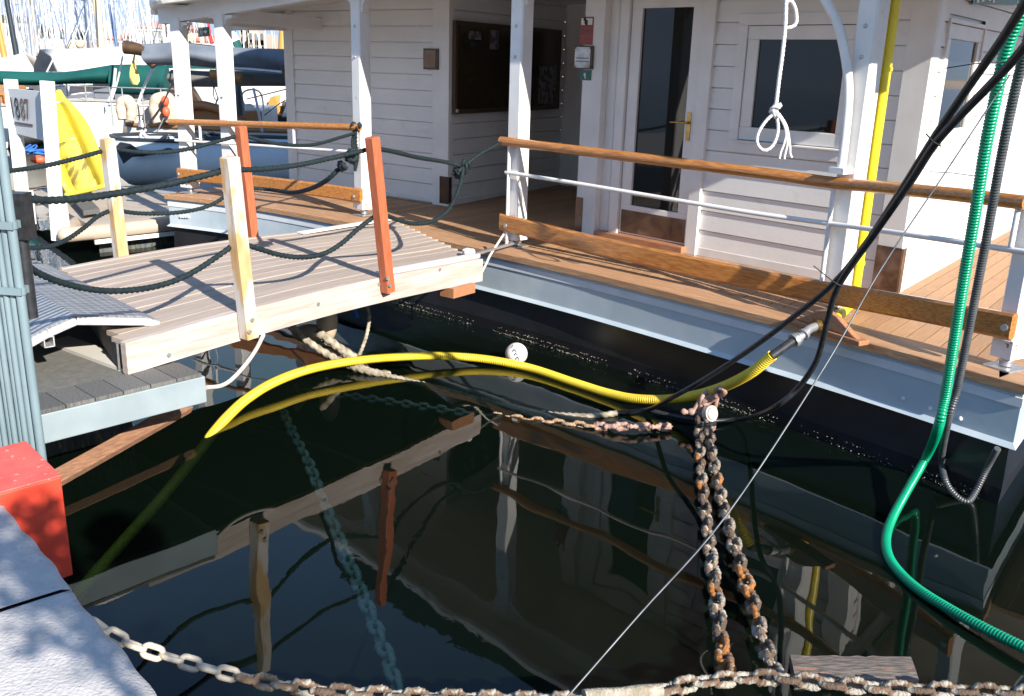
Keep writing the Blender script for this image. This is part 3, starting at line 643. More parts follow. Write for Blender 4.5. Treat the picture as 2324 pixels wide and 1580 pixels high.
# ------------------------------------------------------------------ signs and the notice cabinet
def txt(body, origin, right, upv, h, parent, name, m, depth=.002, bold=0, align='LEFT', wfit=None):
    cu_ = bpy.data.curves.new(name, 'FONT'); cu_.body = body; cu_.size = 1; cu_.extrude = 0; cu_.offset = bold; cu_.align_x = align
    to = bpy.data.objects.new(name+'_tmp', cu_); COL.objects.link(to)
    me = bpy.data.meshes.new_from_object(to.evaluated_get(bpy.context.evaluated_depsgraph_get()))
    bpy.data.objects.remove(to); bpy.data.curves.remove(cu_)
    v = np.array([q.co[:] for q in me.vertices]); f = [tuple(p.vertices) for p in me.polygons]; bpy.data.meshes.remove(me)
    w_, hh = v[:, 0].max()-v[:, 0].min(), v[:, 1].max()-v[:, 1].min()
    sy = h/hh; sx = (wfit/w_ if wfit else sy); x0 = v[:, 0].min() if align == 'LEFT' else 0; y0 = v[:, 1].min()
    r, u = unit(right), unit(upv); n = unit(np.cross(r, u))
    P = [np.array(origin)+r*(a[0]-x0)*sx+u*(a[1]-y0)*sy+n*depth for a in v]
    mb = MB(); mb.add(P, f); return mb.build(name, m, parent)
def board(name, p, q, px, off, th, m, label, category, bevel=.002):
    """a flat thing on the wall p-q; px = tl tr br bl in the picture"""
    s0, s1, z0, z1 = srange(p, q, px); mb = MB(); wrect(p, q, s0, s1, z0, z1, off, th, mb)
    o = mb.build(name, m, bevel=bevel); tag(o, label, category)
    t, n = wall_axes(p, q); return o, (s0, s1, z0, z1), (lambda s, z, e=0: V(*(p+t*s+n*(off+th+e))[:2], z)), t, n
ps = A_+nLab*.0
# notice cabinet on the passage wall
nb, g, F, t, n = board('notice_cabinet', RC, RCB, [(1022, 38), (1262, 75), (1262, 247), (1022, 258)], .018, .05, M['board_edge'], 'large dark brown glazed notice cabinet on the shaded passage wall', 'notice board')
f = MB(); wrect(RC, RCB, g[0]+.05, g[1]-.05, g[2]+.05, g[3]-.05, .068, .004, f); f.build('glass_panel', M['board'], nb)
for (px, m_) in (([(1052, 71), (1080, 71), (1080, 90), (1052, 90)], 'poster'), ([(1100, 68), (1121, 68), (1121, 112), (1100, 112)], 'poster'), ([(1212, 150), (1250, 150), (1250, 232), (1212, 235)], 'poster')):
    a = srange(RC, RCB, px); f = MB(); wrect(RC, RCB, *a, .072, .002, f); f.build('notice', M[m_], nb)
a = srange(RC, RCB, [(1042, 92), (1086, 92), (1086, 111), (1042, 111)]); f = MB(); wrect(RC, RCB, *a, .072, .002, f); nn = f.build('notice', M['door_dark'], nb)
txt('DAE', F(a[0]+(a[1]-a[0])*.35, a[2]+(a[3]-a[2])*.25, .005), t, (0, 0, 1), (a[3]-a[2])*.5, nn, 'lettering', M['poster'])
f = MB(); w_ = PL(1025, 251, RC, RCB)+n*.075; f.box(w_, t*.018, n*.006, V(0, 0, .018)); f.build('lock', M['stripe'], nb)
# bronze plaque left of the passage
pq, g, F, t, n = board('plaque', LC, RC, [(967, 110), (1000, 111), (1000, 158), (967, 158)], .027, .02, M['board_edge'], 'small bronze plaque on a wooden back left of the passage', 'plaque')
f = MB(); wrect(LC, RC, g[0]+.02, g[1]-.03, g[2]+.02, g[3]-.02, .047, .004, f); f.build('plate', M['bronze'], pq)
f = MB()
for i in range(5): wrect(LC, RC, g[0]+.04, g[1]-.06-.02*(i % 2), g[3]-.06-.032*i, g[3]-.055-.032*i, .051, .001, f)
f.build('lettering', M['brown_ink'], pq)
f = MB(); f.ball(F(g[1]-.04, g[2]+.03, .006), .008, 6, 8); f.build('screw', M['brass'], pq)
# three signs on the pilaster
sg, g, F, t, n = board('warning_sign', A_, B_, [(1334, 60-0), (1363, 60), (1362, 103), (1333, 102)], .10, .006, M['sign_red'], 'red warning sign topped by a photograph on the pilaster', 'sign')
top = sz(A_, B_, 1348, 40)[1]; wd = g[1]-g[0]
f = MB(); wrect(A_, B_, g[0], g[1], g[3]+.0005, top, .10, .006, f); f.build('picture_frame', M['sign_red'], sg)
f = MB(); wrect(A_, B_, g[0]+.012, g[1]-.012, g[3]+.008, top-.012, .106, .002, f); pc = f.build('picture', M['sign_white'], sg)
f = MB(); c = F((g[0]+g[1])/2, (g[3]+top)/2, .004); f.ball(c+V(0, 0, -.012)+t*.008, .026, 8, 12, (1, .1, 1)); f.ball(c+V(0, 0, .018)-t*.015, .02, 8, 12, (1, .1, 1)); f.build('figure', M['black'], pc)
for i, s in enumerate(('ACCESSO', 'VIETATO')):
    txt(s, F((g[0]+g[1])/2, g[3]-.055-.045*i, .002), t, (0, 0, 1), .022, sg, 'lettering', M['poster'], align='CENTER', wfit=wd*.75)
bp, g, F, t, n = board('brass_plate', A_, B_, [(1324, 104), (1365, 106), (1363, 158), (1322, 157)], .102, .022, M['board_edge'], 'polished metal plate with four brass studs between two signs', 'plaque')
f = MB(); wrect(A_, B_, g[0]+.012, g[1]-.022, g[2]+.012, g[3]-.012, .124, .003, f); f.build('plate', mat('polished_plate', (.42, .38, .34), .22, .9, c2=(.25, .2, .16), ns=9), bp)
f = MB()
for a in (g[0]+.016, g[1]-.026):
    for b in (g[2]+.02, g[3]-.02): f.ball(F(a, b, .006), .009, 6, 8)
f.build('stud', M['brass'], bp)
f = MB()
for i in range(2): wrect(A_, B_, g[0]+.03, g[1]-.04, (g[2]+g[3])/2-.01-.03*i, (g[2]+g[3])/2-.002-.03*i, .127, .001, f)
f.build('lettering', M['brown_ink'], bp)
gs, g, F, t, n = board('safety_sign', A_, B_, [(1333, 159), (1359, 160), (1358, 183), (1332, 182)], .10, .006, M['green_sign'], 'small square green safety sign below the metal plate', 'sign')
f = MB(); c = F((g[0]+g[1])/2, (g[2]+g[3])/2+.005, .002); f.ball(c, .016, 8, 10, (1, .1, 1)); wrect(A_, B_, (g[0]+g[1])/2-.006, (g[0]+g[1])/2+.006, g[2]+.015, g[2]+.045, .106, .002, f); f.build('symbol', M['sign_white'], gs)
# exit signs
def exit_sign(name, corners, label, flip=False):
    tl, tr_, br, bl = [np.array(c, float) for c in corners]; r = unit(tr_-tl); u = unit(tl-bl); n = unit(np.cross(r, u)); w_, h = np.linalg.norm(tr_-tl), np.linalg.norm(tl-bl)
    mb = MB(); mb.prism([bl, br, tr_, tl], -n*.012); o = mb.build(name, M['green_sign']); tag(o, label, 'exit sign')
    P = lambda a, b: bl+r*w_*a+u*h*b+n*.003
    f = MB(); q = lambda pts: f.prism([P(*p) for p in pts], n*.001)
    q([(.55, .42), (.72, .42), (.72, .26), (.92, .5), (.72, .74), (.72, .58), (.55, .58)]); f.build('arrow', M['sign_white'], o)
    f = MB(); q([(.06, .08), (.11, .08), (.11, .92), (.06, .92)]); q([(.40, .08), (.45, .08), (.45, .92), (.40, .92)]); q([(.11, .84), (.40, .84), (.40, .92), (.11, .92)]); f.build('doorway', M['sign_white'], o)
    f = MB(); f.ball(P(.28, .74), h*.055, 6, 10); q([(.20, .66), (.30, .66), (.32, .40), (.22, .40)]); q([(.22, .42), (.28, .42), (.20, .14), (.15, .16)]); q([(.27, .42), (.32, .42), (.37, .20), (.32, .18)]); q([(.30, .64), (.38, .52), (.36, .48), (.29, .58)]); f.build('running_figure', M['sign_white'], o)
    return o
ex = PB[2]+DU*1.3-unit(PB[3]-PB[1])*.35
dS = np.linalg.norm(ex[:2]); q_ = [Y(449, 63, ex[1]), Y(473, 61, ex[1]-.15), Y(474, 82, ex[1]-.15), Y(449.5, 84, ex[1])]
exit_sign('exit_sign', q_, 'small green exit sign with an arrow hung between the two left pillars')
q_ = [PL(x, y, B_+wall_axes(B_, BB)[1]*.03, BB+wall_axes(B_, BB)[1]*.03) for x, y in [(2212, -26), (2311, -22), (2309, 10), (2208, 9)]]
exit_sign('exit_sign', q_, 'dark green exit sign high on the white end wall at the picture edge')

# ------------------------------------------------------------------ gangway, its posts, pontoon, ramp
GZ = .78
g_nl, g_nr, g_fl, g_fr = Z(273, 777, GZ), Z(1082, 588, GZ+.0), Z(142, 620, GZ), Z(835, 490, GZ)
gu = unit((g_nr-g_nl)*V(1, 1, 0)); gw = V(-gu[1], gu[0], 0)      # along, and across to the far side
GL = np.linalg.norm((g_nr-g_nl)[:2]); GWD = (g_fl-g_nl) @ gw; skew0, skew1 = (g_fl-g_nl) @ gu, (g_fr-g_nl) @ gu-GL
camber = lambda s: .045*sin(PI*np.clip(s/GL, 0, 1))
gang = thing('gangway', 'weathered grey plank gangway with rope posts between pontoon and houseboat deck', 'gangway', V(*g_nl[:2], .58))
GP = lambda s, c, z=0: V(*(g_nl+gu*s+gw*c)[:2], GZ+z+camber(s))
def gplanks():
    mb = MB(); n = 14; wv = GWD/n; rr = random.Random(2)
    for i in range(n):
        c0, c1 = wv*i+.003, wv*(i+1)-.003; f0, f1 = (c0/GWD), (c1/GWD); N_ = 14
        s0, s1 = skew0*(f0+f1)/2+.0, GL+skew1*(f0+f1)/2
        rows = []; dz = rr.uniform(-.003, .002)
        for k in range(N_+1):
            s = s0+(s1-s0)*k/N_; rows.append([GP(s, c0, dz-.03), GP(s, c0, dz-.003), GP(s, c0+.004, dz), GP(s, c1-.004, dz), GP(s, c1, dz-.003), GP(s, c1, dz-.03)])
        mb.grid(rows, smooth=False)
        for r in (rows[0], rows[-1]): mb.add(r, [tuple(range(6))])
    mb.build('deck_planks', M['grey_wood'], gang)
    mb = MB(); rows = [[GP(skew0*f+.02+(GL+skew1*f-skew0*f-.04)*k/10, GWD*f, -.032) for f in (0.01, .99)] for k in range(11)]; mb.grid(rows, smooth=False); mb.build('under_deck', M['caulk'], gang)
gplanks()
def side_beam(c, s0, s1, cap):
    mb = MB(); rows = []; a, b = (c-.05, c) if c < .1 else (c, c+.05)
    for k in range(15):
        s = s0+(s1-s0)*k/14; rows.append([GP(s, a, .004), GP(s, b, .004), GP(s, b, -.185), GP(s, a, -.185), GP(s, a, .004)])
    mb.grid(rows, smooth=False)
    for r in (rows[0], rows[-1]): mb.add(r[:4], [(0, 1, 2, 3)])
    o = mb.build('side_beam', M['beam_wood'], gang); return o
nb_ = side_beam(0, 0, GL+.02, 0); fb_ = side_beam(GWD, skew0, GL+skew1, 0)
f = MB()
for s in (.55, 1.62, 1.75): pass
for x, y in [(383, 806), (722, 690), (998, 612), (860, 645)]: f = MB(); w_ = PL(x, y, g_nl-gw*.052, g_nr-gw*.052); f.cyl(w_, w_-gw*.007, .013, 12); f.build('bolt', M['galv'], nb_)
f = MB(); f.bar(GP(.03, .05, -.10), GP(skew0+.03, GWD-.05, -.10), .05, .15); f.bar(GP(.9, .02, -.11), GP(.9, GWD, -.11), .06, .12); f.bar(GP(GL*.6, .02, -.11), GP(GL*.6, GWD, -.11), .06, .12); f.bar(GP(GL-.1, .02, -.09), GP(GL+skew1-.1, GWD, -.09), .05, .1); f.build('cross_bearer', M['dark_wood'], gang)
f = MB(); a, b = Z(288, 849, .585), Z(342, 835, .585); f.quadbox([a, b, b+gw*.9, a+gw*.9], (0, 0, .02)); f.build('foot_pad', M['cream_tarp'], gang)
f = MB(); c = GP(GL-.28, -.03, -.22); f.box(c, gu*.14, gw*.07, V(0, 0, .04)); f.build('wedge', M['cleat'], gang)
# white metal strips along both edges near the boat
f = MB(); f.bar(GP(GL*.66, .05, .012), GP(GL+.05, .05, .02), .09, .014); f.bar(GP(GL*.66, .01, .014), GP(GL+.05, .01, .022), .014, .03); f.build('edge_strip', M['white'], gang)
f = MB(); s1 = GL+skew1; f.bar(GP(s1*.70, GWD-.04, .012), GP(s1+.02, GWD-.04, .02), .09, .014); f.build('edge_strip', M['white'], gang)
f = MB(); c = GP(GL-.02, .06, .05); f.cyl(c-gw*.03, c+gw*.03, .035, 18); c2 = GP(GL+.03, .14, .035); f.cyl(c2-gw*.02, c2+gw*.02, .028, 16); f.build('roller', M['white'], gang)
f = MB(); f.bar(GP(GL+.02, .05, .03), Z(1180, 548, DZ+.05), .03, .02); f.build('hinge_arm', M['galv'], gang)
# posts
def gpost(xt, yt, xb, yb, side, m, w_, zb_extra=0):
    s_plane = g_nl-gw*.052-gw*w_/2 if side == 0 else g_nl+gw*(GWD+.052+w_/2)
    b = PL(xb, yb, s_plane, s_plane+gu); top = PL(xt, yt, s_plane, s_plane+gu)
    ax = unit(top-b); a = unit(gu-ax*(gu @ ax)); c = unit(np.cross(ax, a)); h = w_/2; ch = .006
    ring = lambda o, k=1.0: [o+a*p*k+c*q*k for p, q in ((h-ch, h), (h, h-ch), (h, -h+ch), (h-ch, -h), (-h+ch, -h), (-h, -h+ch), (-h, h-ch), (-h+ch, h))]
    mb = MB(); rows = [ring(b+(top-b)*t) for t in np.linspace(0, 1, 8)]+[ring(top+ax*.006, .82)]
    mb.grid(rows, smooth=False, closed=True); mb.add(rows[0], [tuple(range(8))]); mb.add(rows[-1], [tuple(range(8))])
    o = mb.build('rope_post', m, gang); return o, b, top
PO = {}
PO[1] = gpost(243, 316, 277, 598, 1, M['peeled'], .088); PO[3] = gpost(546, 288, 574, 540, 1, M['red_post'], .08)
PO[2] = gpost(521, 358, 566, 766, 0, M['peeled'], .088); PO[4] = gpost(845, 313, 881, 662, 0, M['red_post'], .08)
for k, pts in ((2, [(565, 753), (571, 726)]), (4, [(884, 648), (879, 632)])):
    for x, y in pts: f = MB(); w_ = PL(x, y, PO[k][1]-gw*.046, PO[k][1]-gw*.046+gu); f.cyl(w_, w_-gw*.012, .013, 12); f.build('bolt', M['galv'], PO[k][0])
def onpost(k, y):
    o, b, t = PO[k]; lo, hi = 0.0, 1.2
    for _ in range(40):
        m_ = (lo+hi)/2
        if proj(b+(t-b)*m_)[1] > y: lo = m_
        else: hi = m_
    return b+(t-b)*lo
# pontoon
PZ = .575
pa, pb_ = Z(60, 950, PZ), Z(466, 854, PZ); pu = unit((pb_-pa)*V(1, 1, 0)); pw = V(-pu[1], pu[0], 0)
pon = thing('pontoon', 'grey steel pontoon edged with short boards under the gangway foot', 'pontoon', V(*pb_[:2], .2))
f = MB(); a = pa-pu*1.5; f.prism([V(*a[:2], PZ), V(*pb_[:2], PZ), V(*pb_[:2], PZ-.16), V(*a[:2], PZ-.16)], pw*.06); e = pb_-pu*.05+pw*.06
f.prism([V(*(e)[:2], PZ-.002), V(*(e+pw*2.6)[:2], PZ-.002), V(*(e+pw*2.6)[:2], PZ-.158), V(*e[:2], PZ-.158)], pu*.05); f.build('edge_beam', M['beam_paint'], pon, bevel=.006)
f = MB(); n_ = 15; L_ = 2.3
for i in range(n_):
    c0 = L_/n_*i+.003; c1 = L_/n_*(i+1)-.003; o = pb_-pu*.02
    f.prism([V(*(o-pu*c0+pw*.0)[:2], PZ+.002), V(*(o-pu*c1)[:2], PZ+.002), V(*(o-pu*c1+pw*.27)[:2], PZ+.002), V(*(o-pu*c0+pw*.27)[:2], PZ+.002)], (0, 0, .022))
f.build('edge_boards', M['dark_wood'], pon, bevel=.002)
f = MB(); o = pb_-pu*.02+pw*.274; f.prism([V(*o[:2], PZ-.01), V(*(o-pu*2.6)[:2], PZ-.01), V(*(o-pu*2.6+pw*2.4)[:2], PZ-.01), V(*(o+pw*2.4)[:2], PZ-.01)], (0, 0, .02)); f.build('felt_deck', M['carpet'], pon)
f = MB(); o = pb_-pu*.3+pw*.3
for i in range(3): c = o-pu*(.9*i)+pw*.7; f.prism([V(*(c-pu*.5-pw*.2)[:2], -.25), V(*(c+pu*.2-pw*.2)[:2], -.25), V(*(c+pu*.2+pw*1.4)[:2], -.25), V(*(c-pu*.5+pw*1.4)[:2], -.25)], (0, 0, .62))
f.build('float', M['concrete'], pon)
# aluminium ramp plate lapping on to the gangway
lipA, lipB = Z(362, 729, GZ+.035), Z(112, 603, GZ+.035); lu = unit(lipB-lipA); lw = V(-lu[1], lu[0], 0)
if lw @ V(-1, 0, 0) < 0: lw = -lw
LW = np.linalg.norm(lipB-lipA)
near = [(362, 729), (325, 719), (172, 717), (108, 745), (60, 772)]
prof = []
for x, y in near: w_ = PL(x, y, lipA, lipA+lw); prof.append(((w_-lipA) @ lw, w_[2]))
prof.append((prof[-1][0]+.5, prof[-1][1]-.16))
ramp = thing('ramp_plate', 'aluminium chequer plate ramp bridging from the quay on to the gangway', 'ramp', V(*lipA[:2], GZ))
rows = [[lipA+lw*a+lu*LW*k/2*1.0+V(0, 0, z-lipA[2]) for k in range(3)] for a, z in prof]
def chequer():
    m = M['alu'].copy(); m.name = 'chequer_pattern'; nt = m.node_tree; N = nt.nodes; L = nt.links; b = N['Principled BSDF']
    tc = N.new('ShaderNodeTexCoord'); ad = []
    for ang in (lu+lw, lu-lw):
        d = N.new('ShaderNodeVectorMath'); d.operation = 'DOT_PRODUCT'; L.new(tc.outputs['Object'], d.inputs[0]); d.inputs[1].default_value = tuple(unit(ang)*85)
        s = N.new('ShaderNodeMath'); s.operation = 'SINE'; L.new(d.outputs['Value'], s.inputs[0]); ad.append(s)
    ml = N.new('ShaderNodeMath'); ml.operation = 'MULTIPLY'; L.new(ad[0].outputs[0], ml.inputs[0]); L.new(ad[1].outputs[0], ml.inputs[1])
    bp_ = N.new('ShaderNodeBump'); bp_.inputs['Strength'].default_value = .9; bp_.inputs['Distance'].default_value = .012; L.new(ml.outputs[0], bp_.inputs['Height']); L.new(bp_.outputs[0], b.inputs['Normal'])
    return m
f = MB(); f.grid(rows, smooth=False); f.build('plate', chequer(), ramp, solid=.006)
f = MB()
for i in range(1, len(prof)-1):
    a, b = rows[i][0]-V(0, 0, .028), rows[i+1][0]-V(0, 0, .028); f.bar(a, b, .012, .045, up=(0, 0, 1)); f.bar(a-V(0, 0, .02)+lu*.02, b-V(0, 0, .02)+lu*.02, .05, .008)
f.prism([rows[0][0], rows[1][0]-V(0, 0, .006), rows[1][0]-V(0, 0, .055), rows[0][0]-V(0, 0, .035)], lu*.012); f.build('edge_rail', M['alu_edge'], ramp)
f = MB(); c = rows[3][0]-V(0, 0, .08)
for a, b in ((-.025, 0), (.025, 0)): f.box(c+lw*a+lu*.1, lw*.003, lu*.1, V(0, 0, .03))
f.box(c+lu*.1-V(0, 0, .028), lw*.025, lu*.1, V(0, 0, .003)); f.box(c+lu*.1+V(0, 0, .028), lw*.025, lu*.1, V(0, 0, .003)); f.build('stop_tube', M['alu_edge'], ramp)
# rusty timber strut from the red box to the pontoon
f = MB(); a, b = Z(100, 1102, .10), Z(425, 921, .17); f.bar(a, b, .09, .055, up=unit(V(.3, -.5, .8))); o = f.build('timber_strut', M['timber'], bevel=.006); tag(o, 'rusty brown timber strut running from the red box to the pontoon', 'timber')
# red box on the quay face
bt = [Z(59, 1000, .80), Z(138, 1078, .80), Z(-4, 1118, .80)]; bh = .80-hz(bt[1], 1290)
bx = thing('red_box', 'bright red steel box fixed to the quay edge', 'box', V(*bt[1][:2], .55))
e1, e2 = bt[0]-bt[1], bt[2]-bt[1]
f = MB(); lo_ = [bt[1], bt[0], bt[0]+e2, bt[1]+e2]; f.prism([p-V(0, 0, bh+.03) for p in lo_], (0, 0, bh+.03-.008)); f.build('body', M['red_box'], bx, bevel=.005)
f = MB(); k = .006; f.prism([p-V(0, 0, .0075)+V(0, 0, 0) for p in lo_], (0, 0, .0075)); f.build('lid', mat('faded_red_lid', (.72, .13, .10), .55, c2=(.62, .09, .07), ns=9, c3=(.80, .36, .32), n3=40, t3=(.62, .7)), bx, bevel=.002)

# utility post: a bundle of grey pipes
UB = V(-2.245, 3.86, 0)
up_ = thing('pipe_bundle', 'tall bundle of grey steel pipes clamped together beside the pontoon', 'pipes', V(*UB[:2], .1))
ud = unit(V(1, -.15, 0)); wdt = .195; NP = 8
for i in range(NP):
    f = MB(); c = UB+ud*(i-(NP-1)/2)*.0265+V(0, 1, 0)*(.012 if i % 2 else 0); r_ = .0125 if i < NP-1 else .0155
    f.tube([V(c[0], c[1], .12 if i not in (0, 1) else .62), V(c[0], c[1], 2.0), V(c[0], c[1], 3.6)], r_, 12); f.build('pipe', M['grey_paint'], up_)
f = MB(); c = UB+ud*((NP-1)/2)*.0265; c = UB+ud*.135; f.tube([V(c[0], c[1], .1), V(c[0], c[1], 3.6)], .019, 14); f.build('pipe', M['grey_paint'], up_)
for y in (507, 655):
    z = hz(UB, y); f = MB()
    f.box(V(*(UB+ud*.02)[:2], z)+V(0, -.024, 0), ud*.135, V(0, .004, 0), V(0, 0, .016)); f.box(V(*(UB+ud*.02)[:2], z)+V(0, .036, 0), ud*.135, V(0, .004, 0), V(0, 0, .016)); f.cyl(V(c[0], c[1], z-.016), V(c[0], c[1], z+.016), .024, 16); f.build('clamp', M['grey_paint'], up_)
f = MB(); z0 = hz(UB, 700); f.box(V(UB[0]+.08, UB[1]+.14, 1.66), V(.05, 0, 0), V(0, .04, 0), V(0, 0, .10)); f.cyl(V(UB[0]+.08, UB[1]+.14, 1.2), V(UB[0]+.08, UB[1]+.14, 1.6), .03); f.build('cable_gland', M['cable'], up_)
f = MB(); f.prism([V(-3.0, 3.66, .08), V(-2.2, 3.74, .08), V(-2.28, 4.1, .08), V(-3.05, 3.95, .08)], (0, 0, .28)); f.build('base', M['grey_paint'], up_)

# ------------------------------------------------------------------ ropes of the gangway
def knot(mb, c, R, r, seed=0):
    rr = random.Random(seed); a = [rr.uniform(0, 6) for _ in range(6)]
    pts = [np.array(c)+R*V(sin(2*t+a[0])+.5*sin(3*t+a[1]), sin(3*t+a[2])*.9+.4*cos(t+a[5]), 1.1*sin(2*t+a[3])+.5*cos(5*t+a[4]))*.62 for t in np.linspace(0, 5.6, 60)]
    return mb.rope(pts, r)
RR = .0165
def rope(pts, label, r=RR, knots=(), m='rope', name='rope', group=None):
    f = MB(); f.rope(cat(pts, 10), r); o = f.build(name, M[m]); tag(o, label, 'rope', group)
    for i, (c, R) in enumerate(knots):
        f = MB(); knot(f, c, R, r*.95, i+len(label)); f.build('knot', M[m], o)
    return o
GRP = 'dark ropes strung along the gangway posts'
y2, y4, y1, y3 = PO[2][1][1], PO[4][1][1], PO[1][1][1], PO[3][1][1]
pY = UB[1]+.06
# near side
rope(pathY([(10, 445), (58, 452), (120, 455), (190, 450), (260, 440), (330, 428), (400, 414), (460, 400), (512, 386)], 4.3, y2), 'thick dark rope running from the pipes to the top of the pale near post', group=GRP, r=.019)
rope(pathY([(25, 585), (60, 603), (90, 622), (140, 642), (200, 656), (260, 661), (330, 655), (390, 640), (440, 617), (490, 585), (534, 553)], 4.1, y2), 'dark rope sagging low over the ramp plate to the foot of the pale near post', group=GRP)
rope(pathY([(531, 386), (600, 384), (670, 376), (740, 362), (800, 348), (842, 338)], y2, y4), 'dark rope with a knot between the pale near post and the red near post', group=GRP, knots=[(Y(795, 355, y4-.1), .045), (Y(778, 378, y4-.1), .03)])
rope(pathY([(548, 552), (590, 566), (640, 580), (690, 584), (735, 576), (775, 553), (815, 518), (856, 487)], y2, y4), 'dark rope sagging low between the pale near post and the red near post', group=GRP)
e4 = PB[4]-BD[4]*.08+ON[4]*.06; kp_ = Y(1052, 378, 8.0)
rope([onpost(4, 336)]+pathY([(895, 345), (950, 358), (1005, 367)], y4+.2, 7.8)+[kp_], 'dark rope from the red near post to a big knot by the passage', group=GRP, knots=[(kp_, .06), (kp_+V(-.05, 0, -.06), .04)])
rope([kp_]+pathY([(1090, 350), (1120, 333)], 8.1, 8.25)+[PL(1147, 318, e4, e4+BD[4])], 'short dark rope from the big knot up to the handrail end', group=GRP, r=.014)
rope([onpost(4, 484)]+pathY([(905, 500), (940, 508), (980, 503), (1015, 480), (1035, 445), (1048, 405)], y4+.2, 7.9)+[kp_], 'dark rope looping from mid red near post down and up to the big knot', group=GRP)
# far side
rope(pathY([(-12, 390), (22, 388), (70, 382), (120, 373), (180, 358), (240, 341)], 6.2, y1), 'dark rope crossing before the yellow slide to the top of the pale far post', group=GRP)
rope(pathY([(15, 560), (60, 563), (110, 560), (150, 545), (190, 518), (220, 493), (252, 477)], 6.0, y1), 'dark rope sagging from the pipes to the middle of the pale far post', group=GRP)
rope(pathY([(256, 338), (310, 345), (370, 346), (430, 338), (490, 322), (550, 306)], y1, y3), 'dark rope between the tops of the pale far post and the red far post', group=GRP)
rope(pathY([(262, 477), (310, 484), (370, 485), (430, 479), (480, 465), (530, 435), (560, 427)], y1, y3), 'dark rope between the middles of the pale far post and the red far post', group=GRP)
k3 = PB[3]+ON[3]*.10+V(0, 0, hz(PB[3], 290)-DZ)
rope([onpost(3, 306)]+pathY([(600, 321), (650, 329), (710, 329), (770, 313), (810, 300)], y3+.15, k3[1])+[k3], 'dark rope from the red far post up to a knot on the third pillar', group=GRP, knots=[(k3, .05), (k3+V(0.05, -.05, .02), .035)])
mk = Y(781, 372, y4-.05)
rope([onpost(3, 427)]+pathY([(610, 430), (660, 437), (700, 430), (740, 410)], y3+.05, y4)+[mk], 'dark rope dipping from the red far post to the knotted near rope', group=GRP)
# hanging bundle of dark rope on the third pillar
f = MB()
for i in range(3): f.rope(cat([k3+V(.01*i, -.02*i, -.02), k3+V(-.02+.02*i, -.03, -.15), k3+V(.015*i, -.03, -.30), k3+V(0, -.03, -.38-.03*i)], 8), .016)
o = f.build('rope_lashing', M['rope']); tag(o, 'black rope lashing hanging down the third pillar behind the red near post', 'rope')
# white heaving line with its loop
wy = dvp[1]-.12
loop = lambda px: [Y(x, y, wy) for x, y in px]
f = MB(); f.rope(cat(loop([(1800, -30), (1785, -5), (1784, 6), (1782, 60), (1776, 120), (1768, 180), (1761, 240)]), 8), .0125)
o = f.build('white_line', M['white_rope']); tag(o, 'white rope with a knotted noose hanging in front of the window', 'rope')
f = MB(); f.rope(cat(loop([(1786, 2), (1797, 4), (1805, 20), (1808, 45), (1803, 58), (1790, 63), (1780, 62)]), 8), .011); f.build('upper_loop', M['white_rope'], o)
f = MB(); knot(f, Y(1760, 246, wy), .03, .012, 4); knot(f, Y(1762, 260, wy), .022, .012, 9); f.build('knot', M['white_rope'], o)
f = MB(); f.rope(cat(loop([(1756, 258), (1738, 275), (1722, 300), (1718, 322), (1727, 338), (1740, 341), (1754, 330), (1763, 310), (1766, 288), (1762, 262)]), 8), .0105); f.build('noose', M['white_rope'], o)
for pts in ([(1764, 258), (1778, 280), (1784, 305), (1778, 330), (1772, 345), (1769, 360)], [(1766, 258), (1781, 282), (1787, 308), (1786, 332), (1782, 348), (1780, 361)], [(1768, 258), (1784, 284), (1790, 310), (1793, 335), (1793, 348), (1797, 358)]):
    f = MB(); f.rope(cat(loop(pts), 8), .0075); f.build('strand', M['white_rope'], o)

# ------------------------------------------------------------------ hoses and cables
FP = [Z(1888, 734, .80), Z(1868, 737, .80), Z(1851, 741, .795), Z(1836, 748, .785), Z(1822, 761, .76), Z(1800, 774, .73), Z(1753, 807, .66)]
hoseA = FP[-1]; fit = thing('hose_coupling', 'steel elbow and black coupling joining the yellow pipe to the yellow hose', 'coupling', FP[3])
f = MB(); f.tube([yb+V(-.08, -.10, -.01), FP[0], FP[1]], .034, 16); f.build('sleeve', M['ypipe'], fit)
f = MB(); f.cyl(FP[1], FP[2], .046, 6); f.build('nut', M['brass'], fit)
f = MB(); f.tube(cat(FP[2:5], 6), .028, 14); f.cyl(FP[4]+(FP[3]-FP[4])*.3, FP[4], .037, 16); e = FP[5]-FP[4]; f.cyl(FP[4], FP[5], .024, 14); f.cyl(FP[4]+e*.35, FP[4]+e*.5, .036, 16); f.cyl(FP[4]+e*.62, FP[4]+e*1.0, .046, 8); f.build('elbow', M['galv'], fit)
f = MB(); f.cyl(FP[5], FP[6]+(FP[6]-FP[5])*.1, .028, 14); f.build('black_pipe', M['cable'], fit)
yh = [hoseA]+[Z(x, y, z) for x, y, z in [(1700, 849, .50), (1625, 884, .30), (1540, 904, .13), (1450, 906, .06), (1380, 893, .03), (1300, 868, .025), (1200, 835, .03), (1100, 815, .05), (1000, 808, .075), (900, 811, .09), (800, 820, .10), (700, 839, .10), (620, 869, .09), (560, 906, .06), (520, 942, .03), (490, 976, -.005), (455, 1022, -.05), (420, 1066, -.09), (350, 1150, -.16), (270, 1240, -.24), (180, 1345, -.33), (120, 1420, -.42)]]
f = MB(); f.corr(cat(yh, 10), .036, pitch=.016, amp=.22, n=12); o = f.build('yellow_hose', M['yhose']); tag(o, 'thick ribbed yellow hose arching over the dark water', 'hose')
